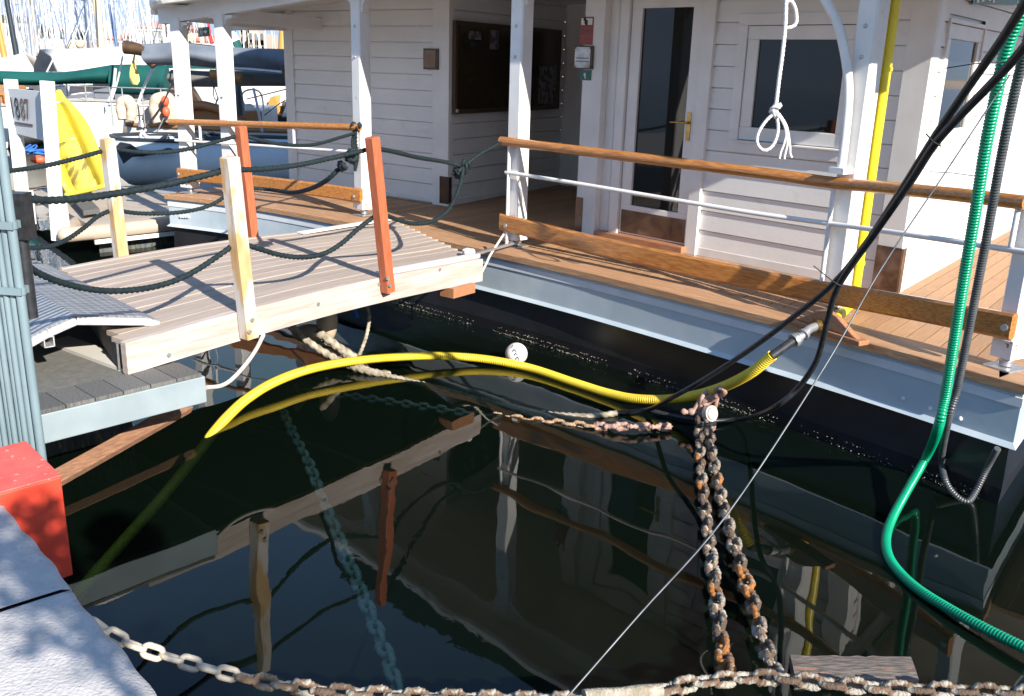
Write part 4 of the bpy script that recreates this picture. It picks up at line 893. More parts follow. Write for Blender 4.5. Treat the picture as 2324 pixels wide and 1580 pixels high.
gh = pathY([(2342, -30), (2318, 30), (2285, 110), (2258, 230), (2236, 340), (2214, 480), (2190, 620), (2163, 790), (2145, 900), (2128, 975)], 3.55, 4.3)+[Z(2105, 1032, .22), Z(2062, 1108, .09)]+[Z(x, y, z) for x, y, z in [(2028, 1170, .03), (2012, 1215, .015), (2014, 1255, .012), (2035, 1292, .014), (2080, 1335, .02), (2150, 1380, .03), (2230, 1424, .04), (2340, 1478, .05)]]
f = MB(); f.corr(cat(gh, 10), .026, pitch=.0145, amp=.24, n=12); o = f.build('green_hose', M['ghose']); tag(o, 'ribbed green hose hanging from above and curling into the water', 'hose')
bh_ = pathY([(2352, 20), (2325, 120), (2296, 240), (2268, 380), (2243, 520), (2218, 650), (2193, 780), (2170, 890), (2150, 960)], 3.6, 4.5)+[Z(2137, 1040, .17), Z(2145, 1090, .08), Z(2168, 1124, .02), Z(2196, 1138, .0)]+[Z(x, y, z) for x, y, z in [(2216, 1112, .06), (2240, 1062, .20), (2264, 1018, .36)]]
f = MB(); f.corr(cat(bh_, 10), .021, pitch=.0145, amp=.24, n=12); o = f.build('grey_conduit', M['bhose']); tag(o, 'ribbed dark grey conduit beside the green hose, looping back to the hull', 'conduit')
# cable ties on the two hoses
for x0, y0, x1, y1, d, lab in ((2145, 155, 2330, 140, 3.65, 'upper'), (2110, 390, 2270, 400, 3.85, 'middle')):
    f = MB(); a, b = Y(x0, y0, d-.02), Y(x1-55, y1, d-.035); f.tube([a, (a+b)/2+V(0, 0, .004), b], .0022, 6); o = f.build('cable_tie', M['cable']); tag(o, f'{lab} black plastic tie with a long tail on the green hose', 'cable tie')
ca = pathY([(2345, -25), (2318, 20), (2270, 95), (2200, 195), (2115, 320), (2040, 440), (1960, 560), (1890, 645), (1800, 720), (1700, 795), (1600, 860), (1530, 900)], 3.2, 5.75)
cb = [Z(x, y, z) for x, y, z in [(1470, 930, .03), (1400, 937, .015), (1340, 944, .0), (1250, 940, -.03), (1150, 925, -.05)]]
f = MB(); f.tube(resample(cat(ca+cb, 10), .03), .0165, 10); o = f.build('shore_cable', M['cable']); tag(o, 'black shore cable running down to the floating hawser, upper of the pair', 'cable')
c2_ = pathY([(2352, 70), (2310, 125), (2250, 190), (2180, 262), (2120, 330), (2065, 415), (1985, 530), (1905, 645), (1880, 720), (1868, 770), (1850, 825), (1810, 882), (1755, 926)], 3.22, 5.15)
c3_ = [Z(x, y, z) for x, y, z in [(1690, 950, .06), (1610, 955, .03), (1540, 946, .025), (1480, 933, .025)]]
f = MB(); f.tube(resample(cat(c2_+c3_, 10), .03), .0165, 10); o = f.build('shore_cable', M['cable']); tag(o, 'black shore cable bending round to lie across the top of the hanging chains', 'cable')
for x, y, d, dx, dy, lab in ((2118, 322, 3.82, -16, -18, 'upper'), (1892, 640, 4.4, -45, -36, 'lower')):
    f = MB(); a = Y(x, y, d-.03); b = Y(x+dx, y+dy, d-.05); f.tube([Y(x+18, y+10, d-.02), a, b], .003, 6); o = f.build('cable_tie', M['cable']); tag(o, f'{lab} tie strapping the two black shore cables together', 'cable tie')
f = MB(); P = [Y(2292, 170, 3.55), Y(2150, 385, 3.3), Y(2000, 610, 3.05), Y(1870, 835, 2.85), Y(1650, 1168, 2.55), Y(1450, 1396, 2.3), Y(1270, 1602, 2.12)]
f.tube(cat(P, 6), .0029, 8); o = f.build('steel_wire', M['wire']); tag(o, 'thin steel wire slanting from the hoses down to the bottom edge', 'wire')
# floating hawser with the chain beside it
hw = [Z(x, y, z) for x, y, z in [(690, 745, .22), (760, 792, .12), (820, 832, .05), (870, 850, .01), (1000, 882, -.03), (1100, 910, -.04), (1200, 935, -.03), (1330, 945, .0), (1400, 938, .02)]]
f = MB(); f.rope(cat(hw, 10), .022); o = f.build('hawser', M['hemp']); tag(o, 'old hawser slipping under the water behind the yellow hose', 'rope')
f = MB(); f.rope(cat([Z(x, y, z) for x, y, z in [(660, 742, .34), (720, 790, .16), (790, 828, .05), (850, 846, .02), (885, 850, .0)]], 10), .03); f.rope(cat([Z(x, y, z) for x, y, z in [(720, 752, .32), (770, 790, .16), (805, 812, .06)]], 8), .034); o = f.build('mooring_rope', M['hemp']); tag(o, 'stiff old mooring ropes hanging out under the gangway', 'rope')
f = MB(); f.tube(cat(pathY([(468, 880), (500, 876), (525, 862), (555, 830), (580, 795), (598, 760)], 5.1, 5.75), 8), .013, 10); o = f.build('cream_hose', M['cream']); tag(o, 'thin cream line hanging between the pontoon end and the gangway', 'rope')
f = MB(); f.tube(cat(pathY([(975, 632), (984, 645), (1010, 660), (1045, 660), (1080, 638), (1100, 605), (1112, 580), (1128, 555), (1143, 532)], 7.3, 8.1), 8), .011, 10); o = f.build('cream_line', M['cream']); tag(o, 'thin cream line looped from the gangway end to the fourth pillar', 'rope')
f = MB(); f.rope(cat(pathY([(832, 690), (838, 720), (832, 760), (818, 800), (806, 826)], 7.6, 7.3), 8), .016); o = f.build('weedy_rope', M['hemp']); tag(o, 'weedy rope curving down into the water below the gangway', 'rope')
f = MB(); f.tube(cat(pathY([(790, 690), (800, 700), (808, 712), (811, 722)], 7.7, 7.7), 6), .02, 8); o = f.build('blue_rope_end', M['blue_rope']); tag(o, 'short blue rope end hanging beneath the gangway', 'rope')
for x, y, r, sc_, lab in ((742, 728, .085, (1, 1, 2.1), 'upright rounded tan fender in the gangway shade'), (705, 757, .10, (1.5, 1, .75), 'lying tan fender half in sun below the gangway')):
    c = Y(x, y, 7.15); f = MB(); f.ball(c, r, 14, 18, sc_); o = f.build('fender', M['propeller']); tag(o, lab, 'fender')
# white ball by the hull
bc = Z(1172, 803, .075); f = MB(); f.ball(bc, .092, 24, 32); o = f.build('floating_ball', M['ball']); tag(o, 'white ball with dark chevrons floating against the black hull', 'ball')
f = MB(); tc_ = unit(CAM-bc); rx = unit(np.cross(tc_, V(0, 0, 1))); uy = unit(np.cross(rx, tc_)); 
def onball(a, b):
    d_ = tc_*max(0, 1-a*a-b*b)**.5+rx*(-a)+uy*b; return bc+d_*.0935
for k in range(5):
    b0 = .78-.33*k; a0 = -.34+.14*k
    for s_ in (-1, 1):
        q = [onball(a0*1.0+dx_*s_*1.0-(0), b0-dy_) for dx_, dy_ in ((0, 0), (.17, .20), (.15, .36), (0, .15))]; f.add(q, [(0, 1, 2, 3)])
f.build('chevron', M['ball_dark'], o)
q = [Z(1795, 1487, .045), Z(2066, 1491, .045), Z(2086, 1543, .045), Z(1806, 1541, .045)]
f = MB(); rr = random.Random(8); top, bot_ = [], []
ns_ = 16; A = [q[0]+(q[1]-q[0])*k/ns_+V(rr.uniform(-.004, .004), rr.uniform(-.006, .006), 0) for k in range(ns_+1)]; B = [q[3]+(q[2]-q[3])*k/ns_+V(rr.uniform(-.004, .004), rr.uniform(-.008, .004), 0) for k in range(ns_+1)]
f.grid([[p-V(0, 0, .05) for p in A], A, [(a+b)/2+V(0, 0, .004) for a, b in zip(A, B)], B, [p-V(0, 0, .05) for p in B]], smooth=False)
for k in (0, -1): f.add([A[k]-V(0, 0, .05), A[k], B[k], B[k]-V(0, 0, .05)], [(0, 1, 2, 3)])
o = f.build('driftwood_plank', M['wet_wood']); tag(o, 'battered plank of driftwood floating by the hanging chains', 'plank')

# ------------------------------------------------------------------ chains
def link_mesh(L, Wd, r, seed, crust, m):
    rr = random.Random(seed); mb = MB(); R = Wd/2-r; h = L/2-Wd/2; P = []
    for a in np.linspace(-PI/2, PI/2, 8): P.append(V(h+R*cos(a), R*sin(a), 0))
    for a in np.linspace(PI/2, 3*PI/2, 8): P.append(V(-h+R*cos(a), R*sin(a), 0))
    P.append(P[0]); n = 9 if crust else 8
    Q = []
    for i in range(len(P)-1):
        for t in ((0, .5) if np.linalg.norm(P[i+1]-P[i]) < r*3 else (0, .25, .5, .75)): Q.append(P[i]+(P[i+1]-P[i])*t)
    N_ = len(Q); v = []
    for i in range(N_):
        T = unit(Q[(i+1) % N_]-Q[i-1]); a = np.cross(T, [0, 0, 1]); k = 1+crust*(rr.random()-.35)
        for j in range(n):
            q_ = k*(1+crust*.5*(rr.random()-.4)); th = 2*PI*j/n; v.append(Q[i]+a*cos(th)*r*q_+V(0, 0, 1)*sin(th)*r*q_)
    f_ = [(i*n+j, i*n+(j+1) % n, ((i+1) % N_)*n+(j+1) % n, ((i+1) % N_)*n+j) for i in range(N_) for j in range(n)]
    mb.add(v, f_, True)
    if crust > .3:
        for _ in range(int(9*crust)+2):
            i = rr.randrange(N_); mb.ball(Q[i]+V(*(rr.uniform(-1, 1)*r for _ in range(3))), r*rr.uniform(.2, .5), 4, 6, (1, 1.2, .8))
    me = bpy.data.meshes.new('chain_link'); me.from_pydata([tuple(p) for p in mb.v], [], mb.f); me.polygons.foreach_set('use_smooth', mb.sm); me.materials.append(m); return me
def chain(name, pts, L, Wd, r, looks, label, group=None, roll0=0, jig=.1):
    """looks: list of (until fraction, [link meshes])"""
    P = resample(cat(pts, 12), L-2.15*r*1.0 if True else L); th = thing(name, label, 'chain', P[0], group); rr = random.Random(len(label)); n = len(P)
    for i in range(n-1):
        a, b = P[i], P[i+1]; T = unit(b-a); u = unit(np.cross(T, [0, 0, 1.0])); w_ = np.cross(u, T); ro = roll0+(PI/2 if i % 2 else 0)+rr.uniform(-jig, jig)
        y_ = u*cos(ro)+w_*sin(ro); z_ = np.cross(T, y_)
        me = next(l for t, l in looks if i/(n-1) <= t); me = me[rr.randrange(len(me))]
        o = bpy.data.objects.new('chain_link', me); COL.objects.link(o); o.parent = th
        c = (a+b)/2-P[0]; M_ = mathutils.Matrix([[T[k], y_[k], z_[k], c[k]] for k in range(3)]+[[0, 0, 0, 1]]); o.matrix_local = M_
    return th
LK = lambda L, Wd, r, crust, m, n=4: [link_mesh(L, Wd, r, 31*k+int(crust*10), crust, M[m]) for k in range(n)]
CHL, CHW, CHR = .125, .078, .0135
cl = LK(CHL, CHW, CHR, .5, 'rust', 4)+LK(CHL, CHW, CHR, .45, 'rust_dark', 3)+LK(CHL, CHW, CHR, .5, 'rust_orange', 2)
top_ = V(*Z(1592, 925, .10)[:2], .10)
HCH = 'two encrusted chains hanging side by side from the hull'
chain('mooring_chain', [Z(1590, 925, .10), Z(1588, 990, .07), Z(1592, 1080, .05), Z(1605, 1200, .05), Z(1622, 1330, .06), Z(1637, 1450, .09), Z(1650, 1535, .13)], CHL, CHW, CHR, [(1, cl)], 'crusted rusty chain hanging from the shackle, left of the pair', HCH, roll0=.6, jig=.35)
chain('mooring_chain', [Z(1604, 925, .10), Z(1612, 1000, .07), Z(1632, 1110, .05), Z(1668, 1240, .05), Z(1705, 1360, .06), Z(1740, 1480, .09), Z(1765, 1545, .12)], CHL, CHW, CHR, [(1, cl)], 'crusted rusty chain hanging from the shackle, right of the pair', HCH, roll0=.9, jig=.35)
pl_ = LK(.086, .054, .0102, .0, 'pale_chain', 1); ru = LK(.088, .056, .0108, .35, 'rust_chain', 3); cr = LK(.094, .06, .0115, .6, 'rust', 4)+LK(.094, .06, .0115, .5, 'rust_dark', 3)
chain('mooring_chain', [Z(205, 1408, .66), Z(262, 1448, .60), Z(340, 1478, .53), Z(440, 1508, .45), Z(520, 1530, .40), Z(620, 1552, .35), Z(720, 1566, .31), Z(860, 1576, .28), Z(1050, 1584, .26), Z(1340, 1590, .25)], .086, .052, .0102, [(.26, pl_), (.36, ru), (1, cr)], 'pale clean chain from the quay turning rusty along the bottom edge', None, roll0=.35)
chain('mooring_chain', [Z(1490, 1570, .20), Z(1560, 1553, .20), Z(1660, 1540, .19), Z(1765, 1538, .18), Z(1880, 1551, .18), Z(2000, 1561, .18), Z(2150, 1566, .18), Z(2360, 1572, .18)], .104, .066, .0115, [(1, LK(.104, .066, .0115, .55, 'rust', 4)+LK(.104, .066, .0115, .5, 'rust_dark', 3))], 'crusted chain running along the bottom edge below the driftwood', None, roll0=.25)
f = MB(); P = resample(cat([Z(1325, 1582, .25), Z(1420, 1575, .235), Z(1500, 1567, .22)], 8), .005); f.tube(P, .026, 14, rf=lambda l: 1+.05*cos(2*PI*l/.014)+.05*sin(l*37)); o = f.build('crusted_sleeve', mat('barnacled_sleeve', (.24, .20, .14), .85, c2=(.42, .38, .30), ns=30, bump=.8, bs=90)); tag(o, 'ribbed barnacled sleeve joining the chains at the bottom edge', 'pipe')
wd_ = LK(.12, .078, .0135, .5, 'weed_chain', 4)
chain('sunken_chain', [Z(640, 930, -.20), Z(668, 990, -.17), Z(700, 1050, -.14), Z(735, 1140, -.12), Z(775, 1235, -.11), Z(820, 1345, -.10), Z(858, 1440, -.09), Z(885, 1510, -.08), Z(905, 1580, -.08)], .12, .078, .0135, [(1, wd_)], 'pale green weedy chain slanting down under the clear water', None, roll0=.5, jig=.3)
o2 = LK(.10, .062, .012, .5, 'rust_chain', 4); o1 = LK(.10, .062, .012, .5, 'weed_chain', 3)
chain('sunken_chain', [Z(690, 885, -.16), Z(800, 900, -.10), Z(920, 917, -.07), Z(1040, 935, -.045), Z(1150, 948, -.02), Z(1260, 960, -.005), Z(1350, 968, .015), Z(1420, 968, .045), Z(1520, 970, .03)], .10, .062, .012, [(.5, o1), (.8, o2), (1, LK(.10, .062, .014, .8, 'pink_iron', 3))], 'orange rusty chain lying level at the surface below the yellow hose', None, roll0=.4)
# shackle and swivel at the top of the pair
sh = thing('shackle', 'big pinkish iron shackle on the hull above the hanging chains', 'shackle', top_)
f = MB(); c = Z(1608, 935, .13); f.tube(cat([c+V(-.05, .02, .0), c+V(-.055, .0, .10), c+V(.0, .02, .15), c+V(.055, .04, .10), c+V(.05, .05, .0)], 8), .016, 10); f.build('bow', M['pink_iron'], sh)
f = MB(); c = Z(1609, 935, .14)+V(0, -.03, 0); ax_ = unit(V(.5, -.75, .3)); f.cyl(c-ax_*.02, c+ax_*.02, .055, 20); f.cyl(c+ax_*.02, c+ax_*.03, .042, 20); f.build('pin_head', mat('pale_iron', (.55, .47, .42), .6, c2=(.42, .33, .28), ns=20, bump=.3, bs=60), sh)
f = MB(); c = Z(1572, 935, .12); f.ball(c, .03, 8, 10, (1.3, 1, .9)); f.cyl(c+V(.0, 0, 0), c+V(.045, 0, .10), .013); f.ball(c+V(-.06, 0, .0), .022, 8, 10); f.cyl(c+V(-.07, 0, 0), c+V(.12, .0, -.02), .015); f.build('pin', M['pink_iron'], sh)
f = MB(); c = Z(1612, 975, .07); f.prism([c+V(-.03, 0, .03), c+V(.04, 0, .05), c+V(.035, 0, .0), c+V(.0, 0, -.04)], V(.0, .02, 0)); f.build('lug', M['pink_iron'], sh, bevel=.004)
for a, b, k in ((Z(1592, 900, .24), Z(1640, 885, .32), 0),): pass
chain('short_chain', [Z(1600, 915, .19), Z(1618, 902, .24), Z(1640, 885, .33)], .12, .078, .017, [(1, LK(.12, .078, .017, .3, 'pink_iron', 2))], 'thick pinkish links from the shackle up to the hull', None, roll0=.9)

# ------------------------------------------------------------------ rafts, frame and slide on the left
RZ = .36
raft = thing('raft', 'beige floating raft with a rounded bumper beyond the gangway', 'raft', V(*Z(400, 480, RZ)[:2], 0))
ra, rb, rc, rd = Z(205, 512, RZ), Z(600, 473, RZ), Z(690, 408, RZ), Z(60, 430, RZ)
f = MB(); f.prism([V(*p[:2], RZ-.10) for p in (ra, rb, rc, rd)], (0, 0, .10)); f.build('deck', M['raft'], raft)
rv = unit(rb-ra); rn = V(rv[1], -rv[0], 0)
f = MB(); dn = V(0, 0, -.085); f.tube([ra-rv*.3+dn, ra+(rb-ra)*.5+dn, ra+(rb-ra)*.93+dn], lambda t: .09, 16); f.ball(ra-rv*.3+dn, .09, 8, 16); f.tube([ra-rv*.3+dn, ra-rv*.33+V(-.2, .8, 0)+dn], .09, 16); f.build('bumper', M['bumper'], raft)
f = MB(); f.bar(ra+rn*.08+V(0, 0, -.19), rb+rn*.08+V(0, 0, -.19), .03, .05); f.build('rub_rail', M['white'], raft)
f = MB(); f.prism([V(*p[:2], RZ+.004) for p in (Z(320, 432, RZ), Z(545, 470, RZ), Z(600, 430, RZ), Z(420, 395, RZ))], (0, 0, .006)); f.build('grey_panel', M['raft_grey'], raft)
for k, (u0, u1) in enumerate(((0.0, .46), (.50, .92))):
    f = MB(); p, q = ra+(rb-ra)*u0+V(0, .12, 0), ra+(rb-ra)*u1+V(0, .12, 0); f.prism([V(*t[:2], -.5) for t in (p, q, q+V(.3, 1.2, 0), p+V(.3, 1.2, 0))], (0, 0, .72)); f.build('float', M['concrete'], raft, bevel=.05)
f = MB()
for d_ in (0, .05, .1): f.bar(Z(405, 400, RZ)+V(d_, d_*.5, .03), Z(560, 437, RZ)+V(d_, d_*.5, .03), .03, .03)
o = f.build('track_rails', M['alu_edge']); tag(o, 'pair of bright metal tracks lying across the beige raft', 'rail')
f = MB(); q = [Z(158, 455, RZ+.05), Z(195, 450, RZ+.05), Z(227, 484, RZ+.05), Z(190, 490, RZ+.05)]; f.prism(q, (0, 0, .06)); o = f.build('board', M['dark_wood'], bevel=.005); tag(o, 'short dark board on the raft below the yellow slide', 'board')
fr_ = thing('sign_frame', 'white frame of two posts carrying the 1887 sign panel', 'sign', Y(120, 500, 11)*V(1, 1, 0))
for x0, y0, x1, y1, d_, w2 in ((107, 184, 133, 546, 10.85, .135), (24, 180, 58, 514, 11.6, .135)):
    f = MB(); a, b = Y(x0, y0, d_), Y(x1, y1, d_); f.bar(b, a, w2, .09, up=(0, 1, 0)); f.build('post', M['white'], fr_, bevel=.006)
    f = MB(); f.bar(b+V(.10, .05, .03), b+V(.09, .05, .45), .05, .05, up=(0, 1, 0)); f.build('bracket', M['white'], fr_)
dA, dB = 11.62, 10.98
pc = [Y(8, 199, dA), Y(100, 209, dB), Y(117, 324, dB), Y(28, 301, dA)]
f = MB(); f.prism(pc, V(.01, .05, 0)); pan = f.build('panel', mat('pale_panel', (.60, .62, .63), .5, c2=(.54, .56, .57), ns=2), fr_)
rgt = unit(pc[1]-pc[0]); upv = unit(pc[0]-pc[3]); upv = unit(upv-rgt*(upv @ rgt))
s0_ = Y(26, 267, 11.5); pn = unit(np.cross(rgt, upv)); s0_ = s0_+pn*((pc[0]-s0_) @ pn+.012)
hgt = 44*11.5/2100
txt('18', s0_, rgt, upv, hgt, pan, 'digits', M['black'], wfit=hgt*.82); txt('87', s0_+rgt*hgt*.98, rgt, upv, hgt, pan, 'digits', M['brown_ink'], wfit=hgt*.9)
f = MB(); f.bar(s0_+rgt*-.0-upv*.06, s0_+rgt*hgt*1.95-upv*.06, .004, .022, up=upv); f.build('underline', M['brown_ink'], pan)
# slide: lofted channel standing on the raft
SD = [  # left rim, floor left, floor right, right rim in the picture, then depth of floor
 ((156, 441), (170, 439), (231, 430), (242, 421), 12.9, .04), ((145, 420), (158, 422), (224, 409), (238, 396), 12.95, .16),
 ((132, 391), (147, 393), (208, 378), (224, 364), 13.1, .22), ((116, 350), (130, 353), (192, 338), (208, 322), 13.3, .24),
 ((100, 310), (114, 313), (174, 300), (190, 282), 13.5, .25), ((86, 275), (99, 279), (160, 268), (169, 252), 13.7, .25),
 ((76, 250), (88, 254), (149, 245), (154, 235), 13.85, .2), ((72, 238), (83, 242), (142, 233), (146, 225), 13.95, .12)]
rows = []
for l, fl, fr2, r_, d_, h_ in SD:
    L_, A1, A2, R_ = Y(*l, d_-h_), Y(*fl, d_), Y(*fr2, d_), Y(*r_, d_-h_)
    out_l, out_r = L_+(L_-A1)*.0+V(-.05, .03, -.01), R_+V(.05, .03, -.01)
    rows.append([out_l, L_, L_*.35+A1*.65, A1*.9+A2*.1, A1*.5+A2*.5, A1*.1+A2*.9, A2*.65+R_*.35, R_, out_r])
sl_ = thing('slide', 'grimy bright yellow plastic slide standing on the beige raft', 'slide', V(*Y(200, 440, 12.9)[:2], RZ))
def dense(rows): return [list(r) for r in np.array([cat([np.array(r[k]) for r in rows], 5) for k in range(len(rows[0]))]).transpose(1, 0, 2)]
dr = dense(rows); f = MB(); f.grid([r[3:6] for r in dr[:19]]); f.build('chute', M['slide'], sl_, solid=.012)
f = MB(); f.grid([r[:4] for r in dr]); f.build('side_wall', M['slide_clean'], sl_, solid=.014)
f = MB(); f.grid([r[5:] for r in dr]); f.build('side_wall', M['slide_clean'], sl_, solid=.014)
f = MB(); f.grid([r[3:6] for r in dr[18:]]); a = [Y(x, y, 13.95) for x, y in ((97, 238), (120, 236), (145, 228))]
f.build('top_platform', M['slide_clean'], sl_, solid=.012)
f = MB(); pt = lambda *l: [Y(x, y, 13.95) for x, y in l]
f.prism(pt((70, 228), (98, 229), (116, 226), (126, 220), (126, 206), (131, 203), (139, 216), (150, 234), (142, 238), (137, 230), (124, 231), (74, 234)), V(0, .10, 0)); f.build('handle', M['slide_clean'], sl_, bevel=.012)
f = MB(); l0, l1 = dr[0][1], dr[0][7]; f.tube(cat([dr[0][0], l0, dr[0][4]+V(0, -.05, .02), l1, dr[0][8]], 6), .03, 10); f.build('lip', M['slide_clean'], sl_)
f = MB(); f.tube([dr[18][4]+V(-.1, .02, -.05), V(*(dr[18][4]+V(-.1, .25, 0))[:2], RZ)], .03, 8); f.tube([dr[18][4]+V(.15, .02, -.05), V(*(dr[18][4]+V(.15, .25, 0))[:2], RZ)], .03, 8); f.build('leg', M['slide_clean'], sl_)

# ------------------------------------------------------------------ moored boats beyond the gangway
def hull_loft(sections, name, m, parent):
    """sections: list of rings of points, bow to stern"""
    mb = MB(); mb.grid(sections); mb.add(sections[0], [tuple(range(len(sections[0])))]); mb.add(sections[-1], [tuple(range(len(sections[-1])))]); return mb.build(name, m, parent)
def boat_hull(x0, x1, ytop, yc, beam, zb=0, bow=.0, stern=.12, flare=.25, n=18, sheer=.12, zt=None):
    """hull running along x from x0 (stern) to x1 (bow), centre line at distance yc, deck at height zt"""
    S = []
    for i in range(n+1):
        t = i/n; x = x0+(x1-x0)*t; w_ = beam/2*(min(1, (1-t)/.45)**.6 if t > .55 else 1)*(1-.25*max(0, .3-t)/.3); top = zt+sheer*(2*t-1)**2
        lift = .5*max(0, .25-t)/.25*(zt+.3)
        S.append([V(x, yc-w_, top), V(x, yc-w_*1.0, top*.6+zb*.4+lift*.2), V(x, yc-w_*.82, zb-.15+lift*.6), V(x, yc, zb-.4+lift), V(x, yc+w_*.82, zb-.15+lift*.6), V(x, yc+w_, top*.6+zb*.4+lift*.2), V(x, yc+w_, top)])
    return S
# grey tender tied behind the houseboat
yc = 17.2; xl, xr = Y(258, 350, yc)[0], Y(740, 350, yc)[0]
td = thing('tender', 'grey sided open tender with a dark rim behind the two left pillars', 'boat', V((xl+xr)/2, yc, 0))
zt = Y(420, 326, 16.3)[2]
S = []
for i in range(15):
    t = i/14; x = xl+(xr-xl)*t; k = (sin(min(1, t/.18)*PI/2))**.7; w_ = .62*k+.02; R_ = .40*(.35+.65*k); cz = zt-R_
    near_ = [V(x, yc-w_-R_*cos(a), cz+R_*sin(a)) for a in np.linspace(PI*.75, -PI/2, 9)]; far_ = [V(x, yc+w_+R_*cos(a), cz+R_*sin(a)) for a in np.linspace(-PI/2, PI*.75, 9)]
    S.append(near_+far_)
hull_loft(S, 'hull', M['dinghy'], td)
f = MB(); f.tube([s[2]+V(0, 0, .03) for s in S], .035, 8); f.tube([s[-3]+V(0, 0, .03) for s in S], .035, 8); f.build('rim', M['dark_boat'], td)
f = MB(); f.grid([[s[0]-V(0, -.1, .12), s[-1]-V(0, .1, .12)] for s in S], smooth=False); f.build('floor', M['raft_grey'], td)
f = MB(); f.prism([Y(x, y, 16.2) for x, y in [(262, 334), (272, 323), (294, 327), (330, 352), (312, 372), (280, 372)]], V(0, .05, 0)); f.build('bow_opening_shade', M['dark_boat'], td)  # dark plate whose colour stands for the shaded bow opening
f = MB(); f.tube(pathY([(300, 352), (340, 348), (375, 343)], 16.1, 16.1), .035, 8); f.ball(Y(383, 342, 16.1), .06, 8, 10, (1.6, 1, .8)); o = f.build('oar', M['dark_boat']); tag(o, 'dark oar lying along the side of the grey tender', 'oar')
f = MB()
rr = random.Random(12)
for _ in range(9): a = Y(rr.uniform(395, 520), rr.uniform(308, 322), 17.3); f.tube(cat([a+V(rr.uniform(-.4, .4), rr.uniform(-.3, .3), rr.uniform(-.05, .08)) for _ in range(5)], 6), .02, 6)
o = f.build('tangled_lines', M['dark_boat']); tag(o, 'heap of tangled dark lines on top of the grey tender', 'rope')
# white yacht with a teak toe rail
yc = 20.0; xl, xr = Y(266, 310, 18.6)[0], Y(900, 310, 18.6)[0]; zd = Y(420, 294, 18.6)[2]; zw = 0
ya = thing('sailing_yacht', 'white sailing yacht with teak toe rail and beige covered lifebuoys on its stern', 'yacht', V((xl+xr)/2, yc, 0))
S = []
for i in range(19):
    t = i/18; x = xl+(xr-xl)*t; w_ = 1.45*(.62+.38*min(1, t/.35)); up_l = max(0, .12-t)/.12*.55
    S.append([V(x, yc-w_, zd), V(x, yc-w_*.98, zd*.5+.25*up_l), V(x, yc-w_*.75, .02+.62*up_l), V(x, yc, -.2+.85*up_l), V(x, yc+w_*.75, .02+.62*up_l), V(x, yc+w_, zd)])
hull_loft(S, 'hull', M['gel'], ya)
f = MB(); f.grid([[s[0]+V(0, .02, .01), s[-1]+V(0, -.02, .01)] for s in S], smooth=False); f.build('deck', M['teak'], ya)
f = MB(); f.tube([s[0]+V(0, 0, .03) for s in S], .045, 6); f.tube([S[0][0]+V(0, 0, .03), S[0][-1]+V(0, 0, .03)], .045, 6); f.build('toe_rail', M['teak'], ya)
f = MB()
for s0_, s1_ in zip(S[3:-1], S[4:]): f.bar(s0_[1]*.55+s0_[0]*.45+V(0, -.012, 0), s1_[1]*.55+s1_[0]*.45+V(0, -.012, 0), .012, .03)
f.build('stripe', M['black'], ya)
f = MB(); c = Y(410, 272, 19.4); f.prism([V(c[0]-.9, 19.2, zd), V(c[0]+1.7, 19.2, zd), V(c[0]+1.7, 20.6, zd), V(c[0]-.9, 20.6, zd)], (0, 0, .42)); f.build('cabin_trunk', M['gel'], ya, bevel=.06)
f = MB(); c2 = Y(445, 275, 19.0); f.tube(cat([V(c2[0]-.6, 19.0, zd+.05), V(c2[0]-.1, 19.0, zd+.42), V(c2[0]+.4, 19.0, zd+.40), V(c2[0]+.95, 19.0, zd+.1)], 8), .09, 10); f.prism([V(c2[0]-.1, 19.05, zd), V(c2[0]+1.3, 19.05, zd), V(c2[0]+1.3, 19.15, zd), V(c2[0]-.1, 19.15, zd)], (0, 0, .36)); f.build('cockpit_coaming', M['teak'], ya, bevel=.02)
f = MB()
for x in (258, 285, 330, 372, 412): a = Y(x, 296, 18.9); f.cyl(V(a[0], 18.9, zd), V(a[0], 18.9, zd+.75), .014, 8)
a, b = Y(258, 250, 18.9), Y(412, 250, 18.9); f.cyl(V(a[0], 18.9, zd+.75), V(b[0], 18.9, zd+.75), .014, 8); f.cyl(V(a[0], 18.9, zd+.4), V(b[0], 18.9, zd+.4), .010, 8); f.build('pushpit', M['galv'], ya)
f = MB(); c = Y(523, 246, 19.2); f.tube(cat([c+V(.3*cos(t), 0, .3*sin(t)) for t in np.linspace(0, 2*PI, 24)], 2), .018, 8)
for t in (0, PI/3, 2*PI/3): f.cyl(c+V(.3*cos(t), 0, .3*sin(t)), c-V(.3*cos(t), 0, .3*sin(t)), .01, 6)
f.build('wheel', M['galv'], ya)
f = MB(); c = Y(565, 248, 19.2); f.cyl(V(c[0], 19.2, zd), V(c[0], 19.2, c[2]), .09, 12); f.ball(c, .14, 10, 12, (1, 1, .8)); f.tube(cat([c+V(-.12, 0, -.1), c+V(-.1, 0, .32), c+V(.25, 0, .32), c+V(.3, 0, -.3)], 6), .018, 8); f.box(c+V(.25, 0, -.15), V(.16, 0, .06), V(0, .12, 0), V(0, 0, .12)); f.build('binnacle', M['gel'], ya)
f = MB()
for x in (322, 340, 520): a = Y(x, 281, 19.0); f.cyl(V(a[0], 19, zd), V(a[0], 19, zd+.12), .09, 12, .06)
f.build('winch', M['galv'], ya)

